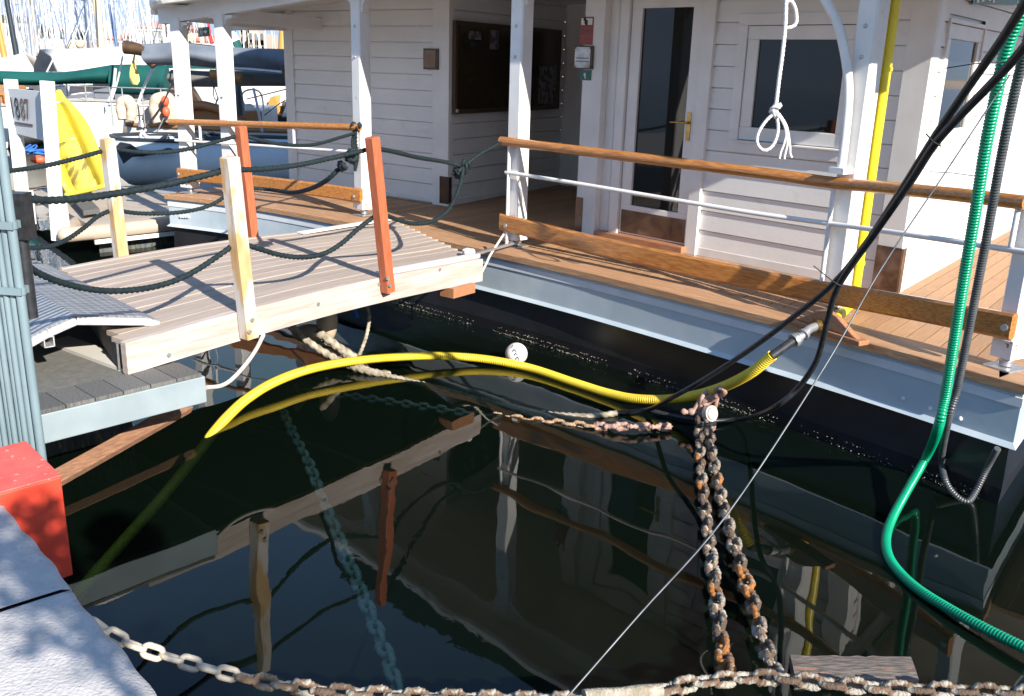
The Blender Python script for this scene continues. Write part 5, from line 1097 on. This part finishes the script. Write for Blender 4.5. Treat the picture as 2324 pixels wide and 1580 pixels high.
for x, r_, wide, lab in ((287, 36, .82, 'beige canvas lifebuoy cover on the yacht stern, narrower of two'), (372, 46, .98, 'beige canvas lifebuoy cover on the yacht stern, wider of two with a red float')):
    c = Y(x, 245, 18.75); k = 18.75/2100*1.0; R_ = r_*k*.56
    arc = cat([c+V(R_*wide*a, .02*b, R_*b) for a, b in ((-.52, -1.25), (-.66, -.7), (-.72, 0), (-.55, .55), (0, .78), (.55, .55), (.72, 0), (.66, -.7), (.52, -1.25))], 5)
    f = MB(); f.tube(arc, lambda t: R_*.60*(.82+.18*sin(PI*t)+.05*sin(t*37)), 14); o = f.build('lifebuoy_cover', M['canvas']); tag(o, lab, 'lifebuoy')
f = MB(); c = Y(376, 240, 18.5); f.ball(c+V(0, 0, .09), .085, 8, 10, (.9, .9, 1.2)); f.ball(c-V(0, 0, .12), .085, 8, 10, (.9, .9, 1.2)); o = f.build('danbuoy_float', M['orange']); tag(o, 'orange red float clipped to the stern rail of the white yacht', 'float')

def cover(name, m, top, bot, d, th, label, n=10, sag=.0, wig=.05, seed=1, category='boat cover'):
    """cloth cover hung along a boom: top and bottom lines from the picture, a body th thick around distance d"""
    rr = random.Random(seed); T = resample(cat([Y(x, y, d) for x, y in top], 8), .22); B = resample(cat([Y(x, y, d) for x, y in bot], 8), .1)
    B = np.array([[np.interp(t, np.linspace(0, 1, len(B)), B[:, k]) for k in range(3)] for t in np.linspace(0, 1, len(T))])
    rows = []
    ph = [rr.uniform(0, 6) for _ in range(8)]
    for i, (t, b) in enumerate(zip(T, B)):
        ring = []; u = i/len(T)
        for j in range(2*n):
            a = 2*PI*j/(2*n); q = (1+cos(a))/2; k = q**.85; p = b+(t-b)*k
            w_ = th*(.35+.65*(1-q)**.6 if q > .35 else .9-.5*(.35-q)/.35*.4)*sin(a)
            fold = wig*sin(u*len(T)*.9+q*4+ph[0])*(1-abs(2*q-1))+wig*.5*sin(u*len(T)*.37-q*7+ph[1])
            ring.append(p+V(0, -w_/2*1.0-fold*(1 if sin(a) > 0 else -1)*.5, 0))
        rows.append(ring)
    mb = MB(); mb.grid(rows, closed=True); mb.add(rows[0], [tuple(range(2*n))]); mb.add(rows[-1], [tuple(range(2*n))])
    o = mb.build(name, m); tag(o, label, category); return o
def tent(name, m, ridge, front, back_drop, d0, depth, label, ends=True):
    """ridge awning: ridge line and near eave from the picture, far eave behind it"""
    R_ = resample(cat([Y(x, y, d0+depth/2) for x, y in ridge], 8), .4); F_ = [Y(x, y, d0) for x, y in front]; F_ = resample(cat(F_, 8), .1)
    F_ = np.array([[np.interp(t, np.linspace(0, 1, len(F_)), F_[:, k]) for k in range(3)] for t in np.linspace(0, 1, len(R_))])
    rows = []
    for i, (r, e) in enumerate(zip(R_, F_)):
        s_ = .03*sin(i*1.3); bk = V(e[0], d0+depth, e[2]+back_drop); rows.append([e, e*.66+r*.34+V(0, 0, -.05+s_), e*.33+r*.67+V(0, 0, -.05-s_), r, r*.5+bk*.5+V(0, 0, -.05), bk])
    mb = MB(); mb.grid(rows); o = mb.build(name, m, solid=.02); tag(o, label, 'awning'); return o
# awnings and covers
tent('awning', M['tarp'], [(92, 113), (200, 110), (330, 104), (520, 101)], [(138, 192), (190, 168), (255, 147), (380, 148), (545, 149)], .1, 24, 2.4, 'long white ridge awning over the boats left of the pillars')
tent('awning', M['tarp'], [(-60, 118), (0, 132), (55, 120)], [(-60, 205), (0, 182), (98, 184)], .1, 25, 2.2, 'small white awning at the left picture edge')
f = MB(); q = [Y(x, y, 24.4) for x, y in [(90, 113), (113, 128), (140, 192), (78, 188), (76, 150)]]; f.prism(q, V(0, .06, 0)); o = f.build('awning_shade_sheet', M['dark_boat']); tag(o, 'dark sheet standing for the shade in the open end of the long white awning', 'awning')  # solid dark sheet: shade inside the awning put into its colour
tent('awning', M['tarp'], [(412, 158), (520, 155), (640, 154), (720, 153)], [(466, 251), (540, 246), (640, 240), (720, 236)], .1, 22.5, 2.6, 'large white sheet awning below the slate boom cover')
cover('sail_cover', M['gtarp'], [(-60, 160), (0, 161), (75, 163), (150, 163), (255, 147)], [(-60, 190), (0, 192), (75, 194), (150, 191), (262, 190)], 21, .38, 'dark green sail cover along a boom at the left', wig=.06, seed=4)
cover('sail_cover', M['gtarp'], [(253, 147), (320, 148), (380, 149)], [(257, 213), (320, 215), (378, 214)], 20.8, .5, 'deep hanging panel of the dark green cover behind the beige lifebuoys', wig=.05, seed=8)
f = MB(); f.bar(Y(380, 151, 21.2), Y(520, 153, 21.2), .1, .08); o = f.build('batten', M['gtarp']); tag(o, 'thin green edge of cover under the long white awning', 'boat cover')
cover('boom_cover', M['ntarp'], [(322, 100), (400, 96), (430, 97), (520, 107), (640, 111), (760, 113)], [(338, 150), (400, 148), (440, 150), (520, 158), (640, 166), (760, 170)], 19, .5, 'slate grey cover over a long boom seen between the left pillars', wig=.13, seed=3)
cover('boom_cover', M['ttarp'], [(388, 158), (480, 162), (560, 161), (650, 166), (760, 168)], [(390, 196), (480, 198), (560, 196), (650, 196), (760, 198)], 19.4, .5, 'taupe grey cover below the slate one between the left pillars', wig=.12, seed=6)
f = MB(); P = [Y(283, 107, 19), Y(305, 110, 19), Y(330, 116, 19)]; f.tube(P, lambda t: .13-.02*t, 12); f.tube([Y(318, 110, 19), Y(352, 150, 19)], .09, 8); o = f.build('boom_end', M['dark_brown']); tag(o, 'dark brown wooden boom end sticking out of the slate cover', 'boom')
f = MB(); f.tube([Y(490, 155, 18.7), Y(560, 157, 18.7), Y(640, 164, 18.7)], .035, 8); o = f.build('boom', M['galv']); tag(o, 'bright metal boom between the slate and taupe covers', 'boom')
f = MB(); f.tube([Y(478, 168, 18.9), Y(505, 170, 18.9), Y(548, 178, 18.9)], .09, 10); o = f.build('boom_fitting', M['teak']); tag(o, 'short varnished boom stub with metal fittings over the white awning', 'boom')
f = MB(); f.bar(Y(408, 163, 22), Y(462, 251, 22), .25, .12); f.bar(Y(404, 180, 22), Y(450, 252, 22), .03, .1); o = f.build('awning_spar', M['dark_brown']); tag(o, 'sloping brown spar along the edge of the white sheet awning', 'spar')
# dark boat under the covers
yc = 23; db = thing('wooden_boat', 'dark hulled boat with orange varnished cabin under the grey covers', 'boat', V(*Y(600, 290, yc)[:2], 0))
xl, xr = Y(505, 290, 21.8)[0], Y(960, 290, 21.8)[0]; zd2 = Y(600, 262, 21.8)[2]
S = boat_hull(xl, xr, 0, yc, 2.6, zt=zd2, sheer=.02); hull_loft(S, 'hull', M['dark_boat'], db)
f = MB(); f.prism([Y(x, y, 22.4) for x, y in [(600, 268), (612, 222), (626, 216), (640, 268)]], V(0, .9, 0)); f.build('cabin_side', M['mast_wood'], db, bevel=.02)
f = MB(); f.prism([Y(x, y, 22.2) for x, y in [(640, 262), (650, 224), (700, 218), (760, 218), (760, 262)]], V(0, 1.3, 0)); f.build('wheelhouse', M['dark_brown'], db, bevel=.03)
f = MB(); f.prism([Y(x, y, 22.0) for x, y in [(520, 268), (760, 272), (760, 262), (520, 258)]], V(0, .3, 0)); f.build('rubbing_strake', M['teak'], db)
f = MB()
for x, y in ((655, 246), (560, 250), (690, 250)): c = Y(x, y, 21.7); f.cyl(V(c[0], 21.7, zd2), c, .11, 12, .08)
f.build('winch', M['galv'], db)
tent('awning', M['cream_tarp'], [(655, 212), (720, 205), (800, 203)], [(640, 265), (720, 262), (800, 262)], .0, 21.5, 1.6, 'cream and grey awning low behind the third pillar')
f = MB(); f.tube([Y(540, 196, 18.4), Y(541, 220, 18.4), Y(543, 262, 18.4)], lambda t: .06+.06*t, 10); o = f.build('furled_sail', M['dark_boat']); tag(o, 'black furled bundle hanging below the taupe cover', 'sail')
# lines and blocks in the rigging near at hand
def line(px, d0, d1, r, m, name, label, category='rigging', group=None):
    f = MB(); f.tube(cat(pathY(px, d0, d1), 4), r, 6); o = f.build(name, M[m]); tag(o, label, category, group); return o
G2 = 'rigging lines among the moored boats'
for px, d, r, m, lab in (
 ([(372, 268), (355, 300), (325, 325)], 18.2, .012, 'galv', 'slack line down to the blue block by the pale far post'), ([(243, 255), (268, 180), (290, 60), (300, 0)], 19.5, .018, 'mast_white', 'pale stay left of the green panel'),
 ([(300, 272), (330, 190), (352, 148)], 19.6, .03, 'mast_white', 'thick pale stay crossing the green panel'), ([(232, 262), (256, 205), (262, 155)], 19.4, .03, 'mast_white', 'short pale strut beside the green panel'),
 ([(332, 288), (372, 230), (405, 150), (440, 20)], 18.4, .014, 'cable', 'dark stay rising from the yacht stern'), ([(95, 188), (108, 160), (128, 120)], 23.5, .02, 'mast_white', 'white lashing at the dark awning end'),
 ([(520, 228), (512, 190), (504, 170)], 18.6, .015, 'cable', 'dark tackle line left of the first pillar'), ([(528, 300), (522, 240), (513, 190)], 18.6, .02, 'cable', 'doubled dark tackle running down to the grey tender'),
 ([(595, 300), (585, 245), (575, 200)], 18.2, .025, 'mast_grey', 'grey strut between the two left pillars'), ([(690, 330), (672, 270), (655, 200), (640, 150)], 18.2, .03, 'dark_brown', 'dark spar leaning beside the main cabin corner'),
 ([(560, 225), (640, 205), (700, 190)], 18.2, .012, 'cable', 'thin dark line slanting under the taupe cover'), ([(600, 262), (640, 232), (700, 200)], 18.2, .010, 'cable', 'thin dark line slanting across the cream awning'),
 ([(480, 180), (492, 215), (494, 228), (486, 222), (484, 195)], 18.5, .010, 'cable', 'loop of line hanging below the boom stub')):
    line(px, d, d, r, m, 'rigging_line', lab, 'rigging', G2)
f = MB(); c = Y(330, 322, 16.6); f.ball(c, .15, 10, 12, (1, .8, .8)); f.tube(cat([c+V(-.12, 0, -.1), c+V(0, -.1, .16), c+V(.12, 0, -.1)], 6), .03, 8); o = f.build('mooring_block', M['dinghy']); tag(o, 'blue grey mooring block behind the top of the pale far post', 'block')
f = MB(); f.box(Y(455, 325, 18.2), V(.16, 0, 0), V(0, .05, 0), V(0, 0, .22)); o = f.build('fender_board', M['dinghy'], bevel=.05); tag(o, 'blue grey flat fender hanging on the white yacht', 'fender')
f = MB(); fl_ = [Y(x, y, 19.2) for x, y in [(307, 148), (303, 178), (308, 196), (296, 236), (312, 228), (318, 200), (314, 178), (310, 150)]]
ca_ = [Y(x, y, 19.2) for x, y in [(308, 145), (303, 175), (300, 200), (298, 225), (305, 236)]]; cb_ = [Y(x, y, 19.15) for x, y in [(311, 145), (311, 175), (316, 205), (319, 225), (316, 230)]]
A = resample(cat(ca_, 8), .08); B = resample(cat(cb_, 8), .08); n = min(len(A), len(B)); f.grid([[A[i]+V(.0, .05*sin(i*.8), 0), (A[i]+B[i])/2+V(0, -.06*cos(i*.6), 0), B[i]+V(0, .05*cos(i*.9), 0)] for i in range(n)])
o = f.build('flag', M['yflag'], solid=.006); tag(o, 'limp pale yellow flag hanging before the long white awning', 'flag'); o.location.z += Y(300, 110, 19.2)[2]-Y(300, 148, 19.2)[2]
GY = 'white yachts moored in the row behind the covers'
rr = random.Random(33)
for i, (x, d, lab) in enumerate(((-30, 29, 'white yacht with dark cabin windows behind the 1887 frame'), (105, 27, 'white yacht with a low cabin behind the yellow slide'), (215, 30, 'white yacht with a brown deck edge below the green panel'), (330, 28, 'white yacht with a long cabin under the white sheet awning'), (440, 31, 'white yacht half hidden by the first pillar'), (560, 29, 'white yacht between the two left pillars'), (680, 28, 'white yacht beside the main cabin corner'))):
    c = Y(x, 215, d); t_ = thing('moored_yacht', lab, 'yacht', V(c[0], d, 0), GY); hb = rr.uniform(.95, 1.25); L_ = rr.uniform(3.2, 4.2); bw = 1.25
    hull_loft([[V(c[0]+dx*bw*k, d+L_*(2*t-1), hb+.25*t), V(c[0], 0, 0)*0+V(c[0]+dx*bw*k*.9, d+L_*(2*t-1), .05)][::1 if dx < 0 else -1][0:2] for t in (0,) for dx, k in ((0, 0),)] if False else
        [[V(c[0]-bw*k, d+L_*(2*t-1), hb+.25*t), V(c[0]-bw*k*.8, d+L_*(2*t-1), .02), V(c[0]+bw*k*.8, d+L_*(2*t-1), .02), V(c[0]+bw*k, d+L_*(2*t-1), hb+.25*t)] for t, k in ((0, .8), (.3, 1), (.6, .9), (.85, .5), (1, .05))], 'hull', M['gel'], t_)
    f = MB(); f.grid([[V(c[0]-bw*k*.98, d+L_*(2*t-1), hb+.02+.25*t), V(c[0]+bw*k*.98, d+L_*(2*t-1), hb+.02+.25*t)] for t, k in ((0, .8), (.3, 1), (.6, .9), (.85, .5), (1, .05))], smooth=False); f.build('deck', M['teak'] if i % 2 == 0 else M['gel'], t_)
    f = MB(); w2 = rr.uniform(.6, .85); f.prism([V(c[0]-w2, d-L_*.45, hb), V(c[0]+w2, d-L_*.45, hb), V(c[0]+w2*.7, d+L_*.4, hb), V(c[0]-w2*.7, d+L_*.4, hb)], (0, 0, rr.uniform(.4, .65))); f.build('cabin', M['gel'], t_, bevel=.08)
    f = MB(); f.prism([V(c[0]-w2*.75, d-L_*.45-.012, hb+.14), V(c[0]+w2*.75, d-L_*.45-.012, hb+.14), V(c[0]+w2*.7, d-L_*.45-.012, hb+.36), V(c[0]-w2*.7, d-L_*.45-.012, hb+.36)], (0, .01, 0)); f.build('window', M['glass'], t_)
    f = MB()
    for sx in (-1, 0, 1): f.cyl(V(c[0]+sx*bw*.75, d-L_*.98, hb), V(c[0]+sx*bw*.75, d-L_*.98, hb+.7), .018, 6)
    f.cyl(V(c[0]-bw*.75, d-L_*.98, hb+.7), V(c[0]+bw*.75, d-L_*.98, hb+.7), .018, 6); f.cyl(V(c[0]-bw*.75, d-L_*.98, hb+.38), V(c[0]+bw*.75, d-L_*.98, hb+.38), .012, 6); f.build('pushpit', M['galv'], t_)
    f = MB(); f.box(V(c[0]+rr.uniform(-.3, .3), d-L_*.7, hb+.25), V(rr.uniform(.3, .5), 0, 0), V(0, .35, 0), V(0, 0, .22)); f.build('locker', M[rr.choice(['dark_brown', 'teak', 'ntarp'])], t_, bevel=.05)
f = MB(); q = resample([Y(158, 172+16, 25.5), Y(262, 186, 25.5)], .3); f.grid([[p+V(0, 0, .03*sin(i)), p+V(0, -.1, -.16-.03*cos(i*2))] for i, p in enumerate(q)]); o = f.build('dodger', M['tarp'], solid=.02); tag(o, 'narrow white dodger strip under the green cover left of the panel', 'boat cover'); o.location.z -= .1
f = MB()
rr = random.Random(4)
for k in range(7): a = Y(rr.uniform(66, 96), rr.uniform(338, 352), 12.9); f.tube(cat([a+V(rr.uniform(-.18, .18), rr.uniform(-.2, .2), rr.uniform(-.02, .06)) for _ in range(5)], 6), .013, 6)
o = f.build('blue_line', M['blue_rope']); tag(o, 'tangle of blue line on the raft below the 1887 panel', 'rope')
f = MB(); c = Y(86, 362, 12.4); f.ball(c, .07, 8, 10, (1.5, 1, .8)); o = f.build('small_buoy', M['orange']); tag(o, 'small orange red buoy on the raft beside the second frame post', 'buoy')
# masts: every mast its own thing, with the hull that carries it
def mast(name, x0, y0, x1, y1, d, r, m, label, group=None, spreaders=0, taper=.75):
    f = MB(); a, b = Y(x0, y0, d), Y(x1, y1, d); f.tube([b, a], lambda t: r*(1-(1-taper)*t), 8)
    if spreaders:
        for t in (.35, .7):
            c = b+(a-b)*t; f.cyl(c-V(.55, 0, 0), c+V(.55, 0, 0), .025, 6)
    o = f.build(name, M[m]); tag(o, label, 'mast', group); return o
mast('mast', 8, -40, 47, 178, 27, .085, 'mast_black', 'thick black mast leaning at the left edge'); mast('mast', -6, 50, 20, 178, 30, .10, 'mast_wood', 'orange varnished mast at the left edge')
mast('mast', 213, -40, 236, 155, 29, .13, 'mast_cream', 'thick cream wooden mast above the long white awning'); mast('mast', 222, -30, 229, 150, 28.6, .03, 'mast_white', 'slim white pole in front of the thick cream mast')
mast('mast', 247, 10, 274, 155, 33, .06, 'mast_blue', 'blue mast right of the thick cream mast'); mast('mast', 452, -30, 463, 150, 32, .06, 'mast_cream', 'cream mast beside the red stay')
mast('mast', 461, -30, 487, 145, 31, .045, 'mast_red', 'red furled stay leaning left of the slate cover'); mast('mast', 310, -30, 342, 152, 33, .05, 'mast_grey', 'grey mast standing before the hotel left wing')
mast('mast', 503, 75, 506, 128, 26, .09, 'mast_wood', 'varnished mast stub seen under the veranda beam by the second pillar'); mast('mast', 640, 70, 640, 120, 26, .11, 'mast_wood', 'orange mast seen under the veranda beam by the cabin corner')
f = MB(); P = [Y(480, -25, 27), Y(505, 30, 27), Y(528, 85, 27), Y(547, 142, 27)]; f.tube(resample(cat(P, 8), .1), .15, 10, rf=lambda l: 1+.10*sin(l*9)); o = f.build('furled_sail', M['gtarp']); tag(o, 'dark green furled sail with pale straps slanting above the slate cover', 'sail')
f = MB()
for t in (.2, .42, .6, .78): i = t*3; a = P[int(i)]+(P[min(3, int(i)+1)]-P[int(i)])*(i-int(i)); f.tube([a-V(.1, 0, -.12), a+V(.1, -.0, -.25)], .165, 10)
f.build('strap', M['mast_white'], o)
rr = random.Random(21); GM = 'crowded masts of the yachts moored far behind'
MEM = {}
for i in range(66):
    x = rr.choice([rr.uniform(2, 400), rr.uniform(2, 640)]); d = rr.uniform(45, 140); col = rr.choice(['mast_white']*5+['mast_grey']*3+['mast_cream'])
    lean = rr.uniform(-.035, .03); yb_ = rr.uniform(108, 140); a = Y(x, yb_, d); hgt = rr.uniform(9, 17)
    f = MB(); top = V(a[0]+lean*hgt, a[1], a[2]+hgt); r_ = rr.uniform(.05, .085); f.tube([V(a[0], a[1], 0), top], lambda t: r_*(1-.3*t), 6)
    for t in (.42, .72): c = V(a[0], a[1], 0)*(1-t)+top*t; f.cyl(c-V(.6, 0, .02), c+V(.6, 0, .02), .025, 5)
    o = f.build('yacht_mast', M[col]); tag(o, {'mast_white': 'slim white mast among the crowd of far masts', 'mast_grey': 'slim grey mast among the crowd of far masts', 'mast_cream': 'slim cream mast among the crowd of far masts'}[col], 'mast', GM)
    s = MB()
    for sx in (-1, 1): s.cyl(top-V(0, 0, .3), V(a[0]+sx*rr.uniform(2.2, 5), a[1], 1.1), .018, 4)
    for sx in (-.6, .6): s.cyl(V(a[0], a[1], 0)*.28+top*.72+V(sx, 0, 0), V(a[0]+sx*1.6, a[1], 1.1), .014, 4)
    s.build('shroud', M['mast_white'], o)
    h = MB(); L_ = rr.uniform(3.5, 5.5); h.grid([[V(a[0]-L_+2*L_*t, a[1]+dy*1.3*(1-abs(2*t-1)**3)+.01*dy, zz) for dy, zz in ((-1, 1.15), (-.8, .1), (.8, .1), (1, 1.15))] for t in np.linspace(0, 1, 9)]); h.grid([[V(a[0]-L_*.5+L_*t, a[1]+dy, zz) for dy, zz in ((-.7, 1.1), (-.6, 1.6), (.6, 1.6), (.7, 1.1))] for t in (0, .1, .9, 1)]); h.build('hull', M['gel'], o)
GL2 = 'stays crossing the sky among the masts'
for i in range(18):
    x = rr.uniform(0, 540); d = rr.uniform(28, 45); x2 = x+rr.choice([-1, 1])*rr.uniform(4, 55)
    f = MB(); f.cyl(Y(x, -20, d), Y(x2, rr.uniform(105, 150), d), rr.uniform(.010, .02), 5); m_ = rr.choice(['mast_white', 'mast_white', 'mast_grey', 'mast_blue']); o = f.build('stay', M[m_]); tag(o, {'mast_white': 'thin white stay among the masts against the sky', 'mast_grey': 'thin grey stay among the masts against the sky', 'mast_blue': 'thin blue stay among the masts against the sky'}[m_], 'stay', GL2)
for x, y, d, m_, lab in ((375, 46, 30, 'black', 'dark ball shape hoisted among the masts'), (158, 106, 34, 'mast_cream', 'left pale radar dome high on a mast'), (181, 101, 34, 'mast_cream', 'middle pale radar dome high on a mast'), (421, 103, 34, 'mast_white', 'right white radar dome high on a mast')):
    f = MB(); c = Y(x, y, d); f.ball(c, .085*d/20, 10, 12, (1, 1, 1.05)); f.cyl(c-V(0, 0, .5), c, .02, 6); o = f.build('masthead_ball', M[m_]); tag(o, lab, 'dome')

# ------------------------------------------------------------------ far shore
D0 = 230
def facade(px_l, px_r, y_top, y_bot, d, deep, m, name, label, rows_=(), cols=0, roof_=None, trim=None):
    a, b = Y(px_l, y_bot, d), Y(px_r, y_bot, d); zt_ = Y((px_l+px_r)/2, y_top, d)[2]; zb_ = min(a[2], 0)
    t = thing(name, label, 'building', V((a[0]+b[0])/2, d, 0))
    f = MB(); f.prism([V(a[0], d, -2), V(b[0], d, -2), V(b[0], d+deep, -2), V(a[0], d+deep, -2)], (0, 0, zt_+2)); f.build('wall', M[m], t)
    if roof_:
        f = MB(); o_ = .9; hR = roof_; rd_ = [V(a[0]-o_, d-o_, zt_), V(b[0]+o_, d-o_, zt_), V(b[0]+o_, d+deep+o_, zt_), V(a[0]-o_, d+deep+o_, zt_)]; ins = min(deep, b[0]-a[0])*.42
        tp = [V(a[0]+ins, d+ins, zt_+hR), V(b[0]-ins, d+ins, zt_+hR), V(b[0]-ins, d+deep-ins, zt_+hR), V(a[0]+ins, d+deep-ins, zt_+hR)]; f.grid([rd_, tp], smooth=False, closed=True); f.add(tp, [(0, 1, 2, 3)]); f.add(rd_, [(3, 2, 1, 0)]); f.build('roof', M['roof'], t)
        f = MB(); f.prism([V(a[0]-.4, d-.4, zt_-.7), V(b[0]+.4, d-.4, zt_-.7), V(b[0]+.4, d, zt_-.7), V(a[0]-.4, d, zt_-.7)], (0, 0, .6)); f.build('cornice', M['house'], t)
    Wd = b[0]-a[0]
    for ry, rh in rows_:
        for k in range(cols):
            x = a[0]+Wd*(k+.5)/cols; z = Y(px_l, ry, d)[2]; w2 = min(.75, Wd/cols*.28)
            f = MB(); f.prism([V(x-w2, d-.06, z-rh/2), V(x+w2, d-.06, z-rh/2), V(x+w2, d-.06, z+rh/2), V(x+w2*.6, d-.06, z+rh/2+w2*.6), V(x-w2*.6, d-.06, z+rh/2+w2*.6), V(x-w2, d-.06, z+rh/2)], (0, .05, 0)); f.build('window', M['shutter'], t)
    return t
fz = 0
facade(305, 432, 64, 145, 235, 14, 'house', 'palace', 'pink palace with arched windows and terracotta roof behind the masts', ((86, 2.6), (104, 2.2)), 7, 2.2)
facade(238, 318, 90, 145, 238, 12, 'house', 'palace_wing', 'low pink wing left of the palace', ((103, 2.0),), 6, 1.6)
facade(428, 520, 95, 145, 239, 12, 'house', 'palace_wing', 'low pink wing right of the palace', ((106, 2.0),), 6, 1.6)
facade(548, 572, 50, 150, 190, 10, 'house', 'apartment_block', 'tall cream block just left of the first pillar', ((66, 2), (82, 2), (98, 2), (114, 2)), 2)
facade(566, 604, 76, 150, 186, 10, 'house', 'apartment_block', 'lower cream block behind the first pillar', ((90, 2), (105, 2), (120, 2)), 3)
facade(-60, 70, 52, 140, 215, 30, 'fort', 'fortress', 'old stone fortress wall at the far left under dark trees', ((70, 1.6),), 5)
facade(60, 165, 88, 140, 210, 20, 'fort', 'bastion', 'pink stone bastion right of the fortress', ())
facade(-80, 660, 126, 150, 205, 6, 'fort', 'quay_wall', 'long pale quay wall along the far shore', ())
facade(150, 240, 108, 145, 212, 10, 'fort', 'rampart', 'pale pink rampart between bastion and palace', ())
def far_tree(px, y_top, y_bot, d, w_, label, seed):
    rr = random.Random(seed); c0 = Y(px, y_bot, d); zt_ = Y(px, y_top, d)[2]; H_ = max(2, zt_-c0[2])
    t = thing('tree', label, 'tree', V(c0[0], d, c0[2]), 'trees on the far shore')
    f = MB(); f.cyl(V(c0[0], d, c0[2]), V(c0[0], d, c0[2]+H_*.6), .3, 8, .15); f.build('trunk', M['trunk'], t)
    f = MB(); wd = w_*d/2100
    for _ in range(420):
        a, b = rr.uniform(0, 2*PI), rr.random()**.5; h = rr.random(); k = (1-(2*h-.85)**2*.75)
        p = V(c0[0]+wd/2*b*cos(a)*k, d+wd/2*b*sin(a)*k, c0[2]+H_*(.12+.88*h)); s = rr.uniform(.25, .75)*min(1, wd/5+.3); n = unit(V(rr.gauss(0, 1), rr.gauss(0, 1), rr.gauss(.6, 1))); u = unit(np.cross(n, V(.3, .2, 1))); v_ = np.cross(n, u)
        f.add([p+u*s, p+v_*s*.8, p-u*s, p-v_*s*.8], [(0, 1, 2, 3)])
    f.build('crown', M['leaves'], t)
for i, (px, yt, yb2, d, w_, lab) in enumerate(((12, 38, 66, 222, 34, 'dark tree on the fortress at the left edge'), (42, 40, 66, 222, 32, 'dark tree on the fortress left of the tallest trees'), (70, 44, 95, 222, 40, 'broad dark tree beside the fortress corner'), (98, 56, 100, 221, 36, 'dark tree in the middle of the fortress wood'), (128, 60, 108, 221, 36, 'dark tree above the bastion end'), (160, 64, 112, 222, 40, 'dark tree right of the bastion'), (190, 70, 118, 222, 38, 'last dark tree of the wood before the cream mast'), (268, 108, 134, 226, 24, 'small tree left of the palace'), (305, 96, 134, 226, 26, 'tree at the left corner of the palace'), (350, 112, 138, 226, 22, 'bush below the palace windows'), (432, 96, 136, 226, 22, 'narrow tree at the right corner of the palace'), (560, 108, 145, 180, 22, 'tree below the tall cream block'), (492, 118, 142, 226, 22, 'bush in front of the right palace wing'))):
    far_tree(px, yt, yb2, d, w_, lab, i+50)
f = MB(); f.prism([V(-420, 205, -1), V(420, 205, -1), V(420, 640, -1), V(-420, 640, -1)], (0, 0, 2.2)); o = f.build('far_ground', M['fort']); o['kind'] = 'structure'

# ------------------------------------------------------------------ the quay side at the photographer's back
for i, (x0, x1, y, h, m, lab) in enumerate(((-34, -14, -46, 11, 'house', 'cream waterfront house behind the quay, left'), (-13, 8, -48, 13, 'fort', 'pink waterfront house behind the quay, middle'))):
    t_ = thing('waterfront_house', lab, 'building', V((x0+x1)/2, y, .75)); f = MB(); f.prism([V(x0, y, .75), V(x1, y, .75), V(x1, y-10, .75), V(x0, y-10, .75)], (0, 0, h)); f.build('wall', M[m], t_)
    f = MB(); f.prism([V(x0-.5, y+.5, h+.76), V(x1+.5, y+.5, h+.76), V(x1+.5, y-10.5, h+.76), V(x0-.5, y-10.5, h+.76)], (0, 0, .5)); f.build('roof', M['roof'], t_)
    for r_ in range(3):
        for k in range(6): cx_ = x0+(x1-x0)*(k+.5)/6; f = MB(); f.box(V(cx_, y+.04, 3+3.4*r_), V(.6, 0, 0), V(0, .03, 0), V(0, 0, 1)); f.build('window', M['shutter'], t_)
# unseen potted tree, added to cast shade on the quay stone and red box
TB = V(1.38, -1.08, .75); tt = thing('added_shade_tree', 'unseen potted tree added behind the camera to shade the quay', 'tree', TB)
f = MB(); f.cyl(TB, TB+V(0, 0, .5), .2, 20, .27); f.build('pot', M['roof'], tt)
f = MB(); f.tube(cat([TB+V(0, 0, .4), TB+V(.03, .02, 1.0), TB+V(-.02, 0, 1.7)], 6), .035, 8)
for a in range(5): f.tube([TB+V(-.01, 0, 1.5), TB+V(.3*cos(a*1.3), .3*sin(a*1.3), 2.1+.15*(a % 3))], .014, 6)
f.build('trunk', M['trunk'], tt)
f = MB(); rr = random.Random(9); CL = [(V(.42, -.1, 2.0), .26), (V(-.18, .2, 2.25), .27), (V(.02, -.15, 2.62), .26), (V(-.32, -.2, 1.88), .2), (V(.3, .3, 2.5), .17)]
for c, R_ in CL:
    for _ in range(330):
        d_ = unit(V(rr.gauss(0, 1), rr.gauss(0, 1), rr.gauss(0, 1)))*R_*rr.random()**.4; p = TB+c+d_; n = unit(V(rr.gauss(0, 1), rr.gauss(0, 1), rr.gauss(.5, 1))); u = unit(np.cross(n, V(.3, .2, 1))); v_ = np.cross(n, u); q = rr.uniform(.035, .06)
        f.add([p+u*q, p+v_*q*.4, p-u*q, p-v_*q*.4], [(0, 1, 2, 3)])
f.build('crown', M['leaves'], tt)
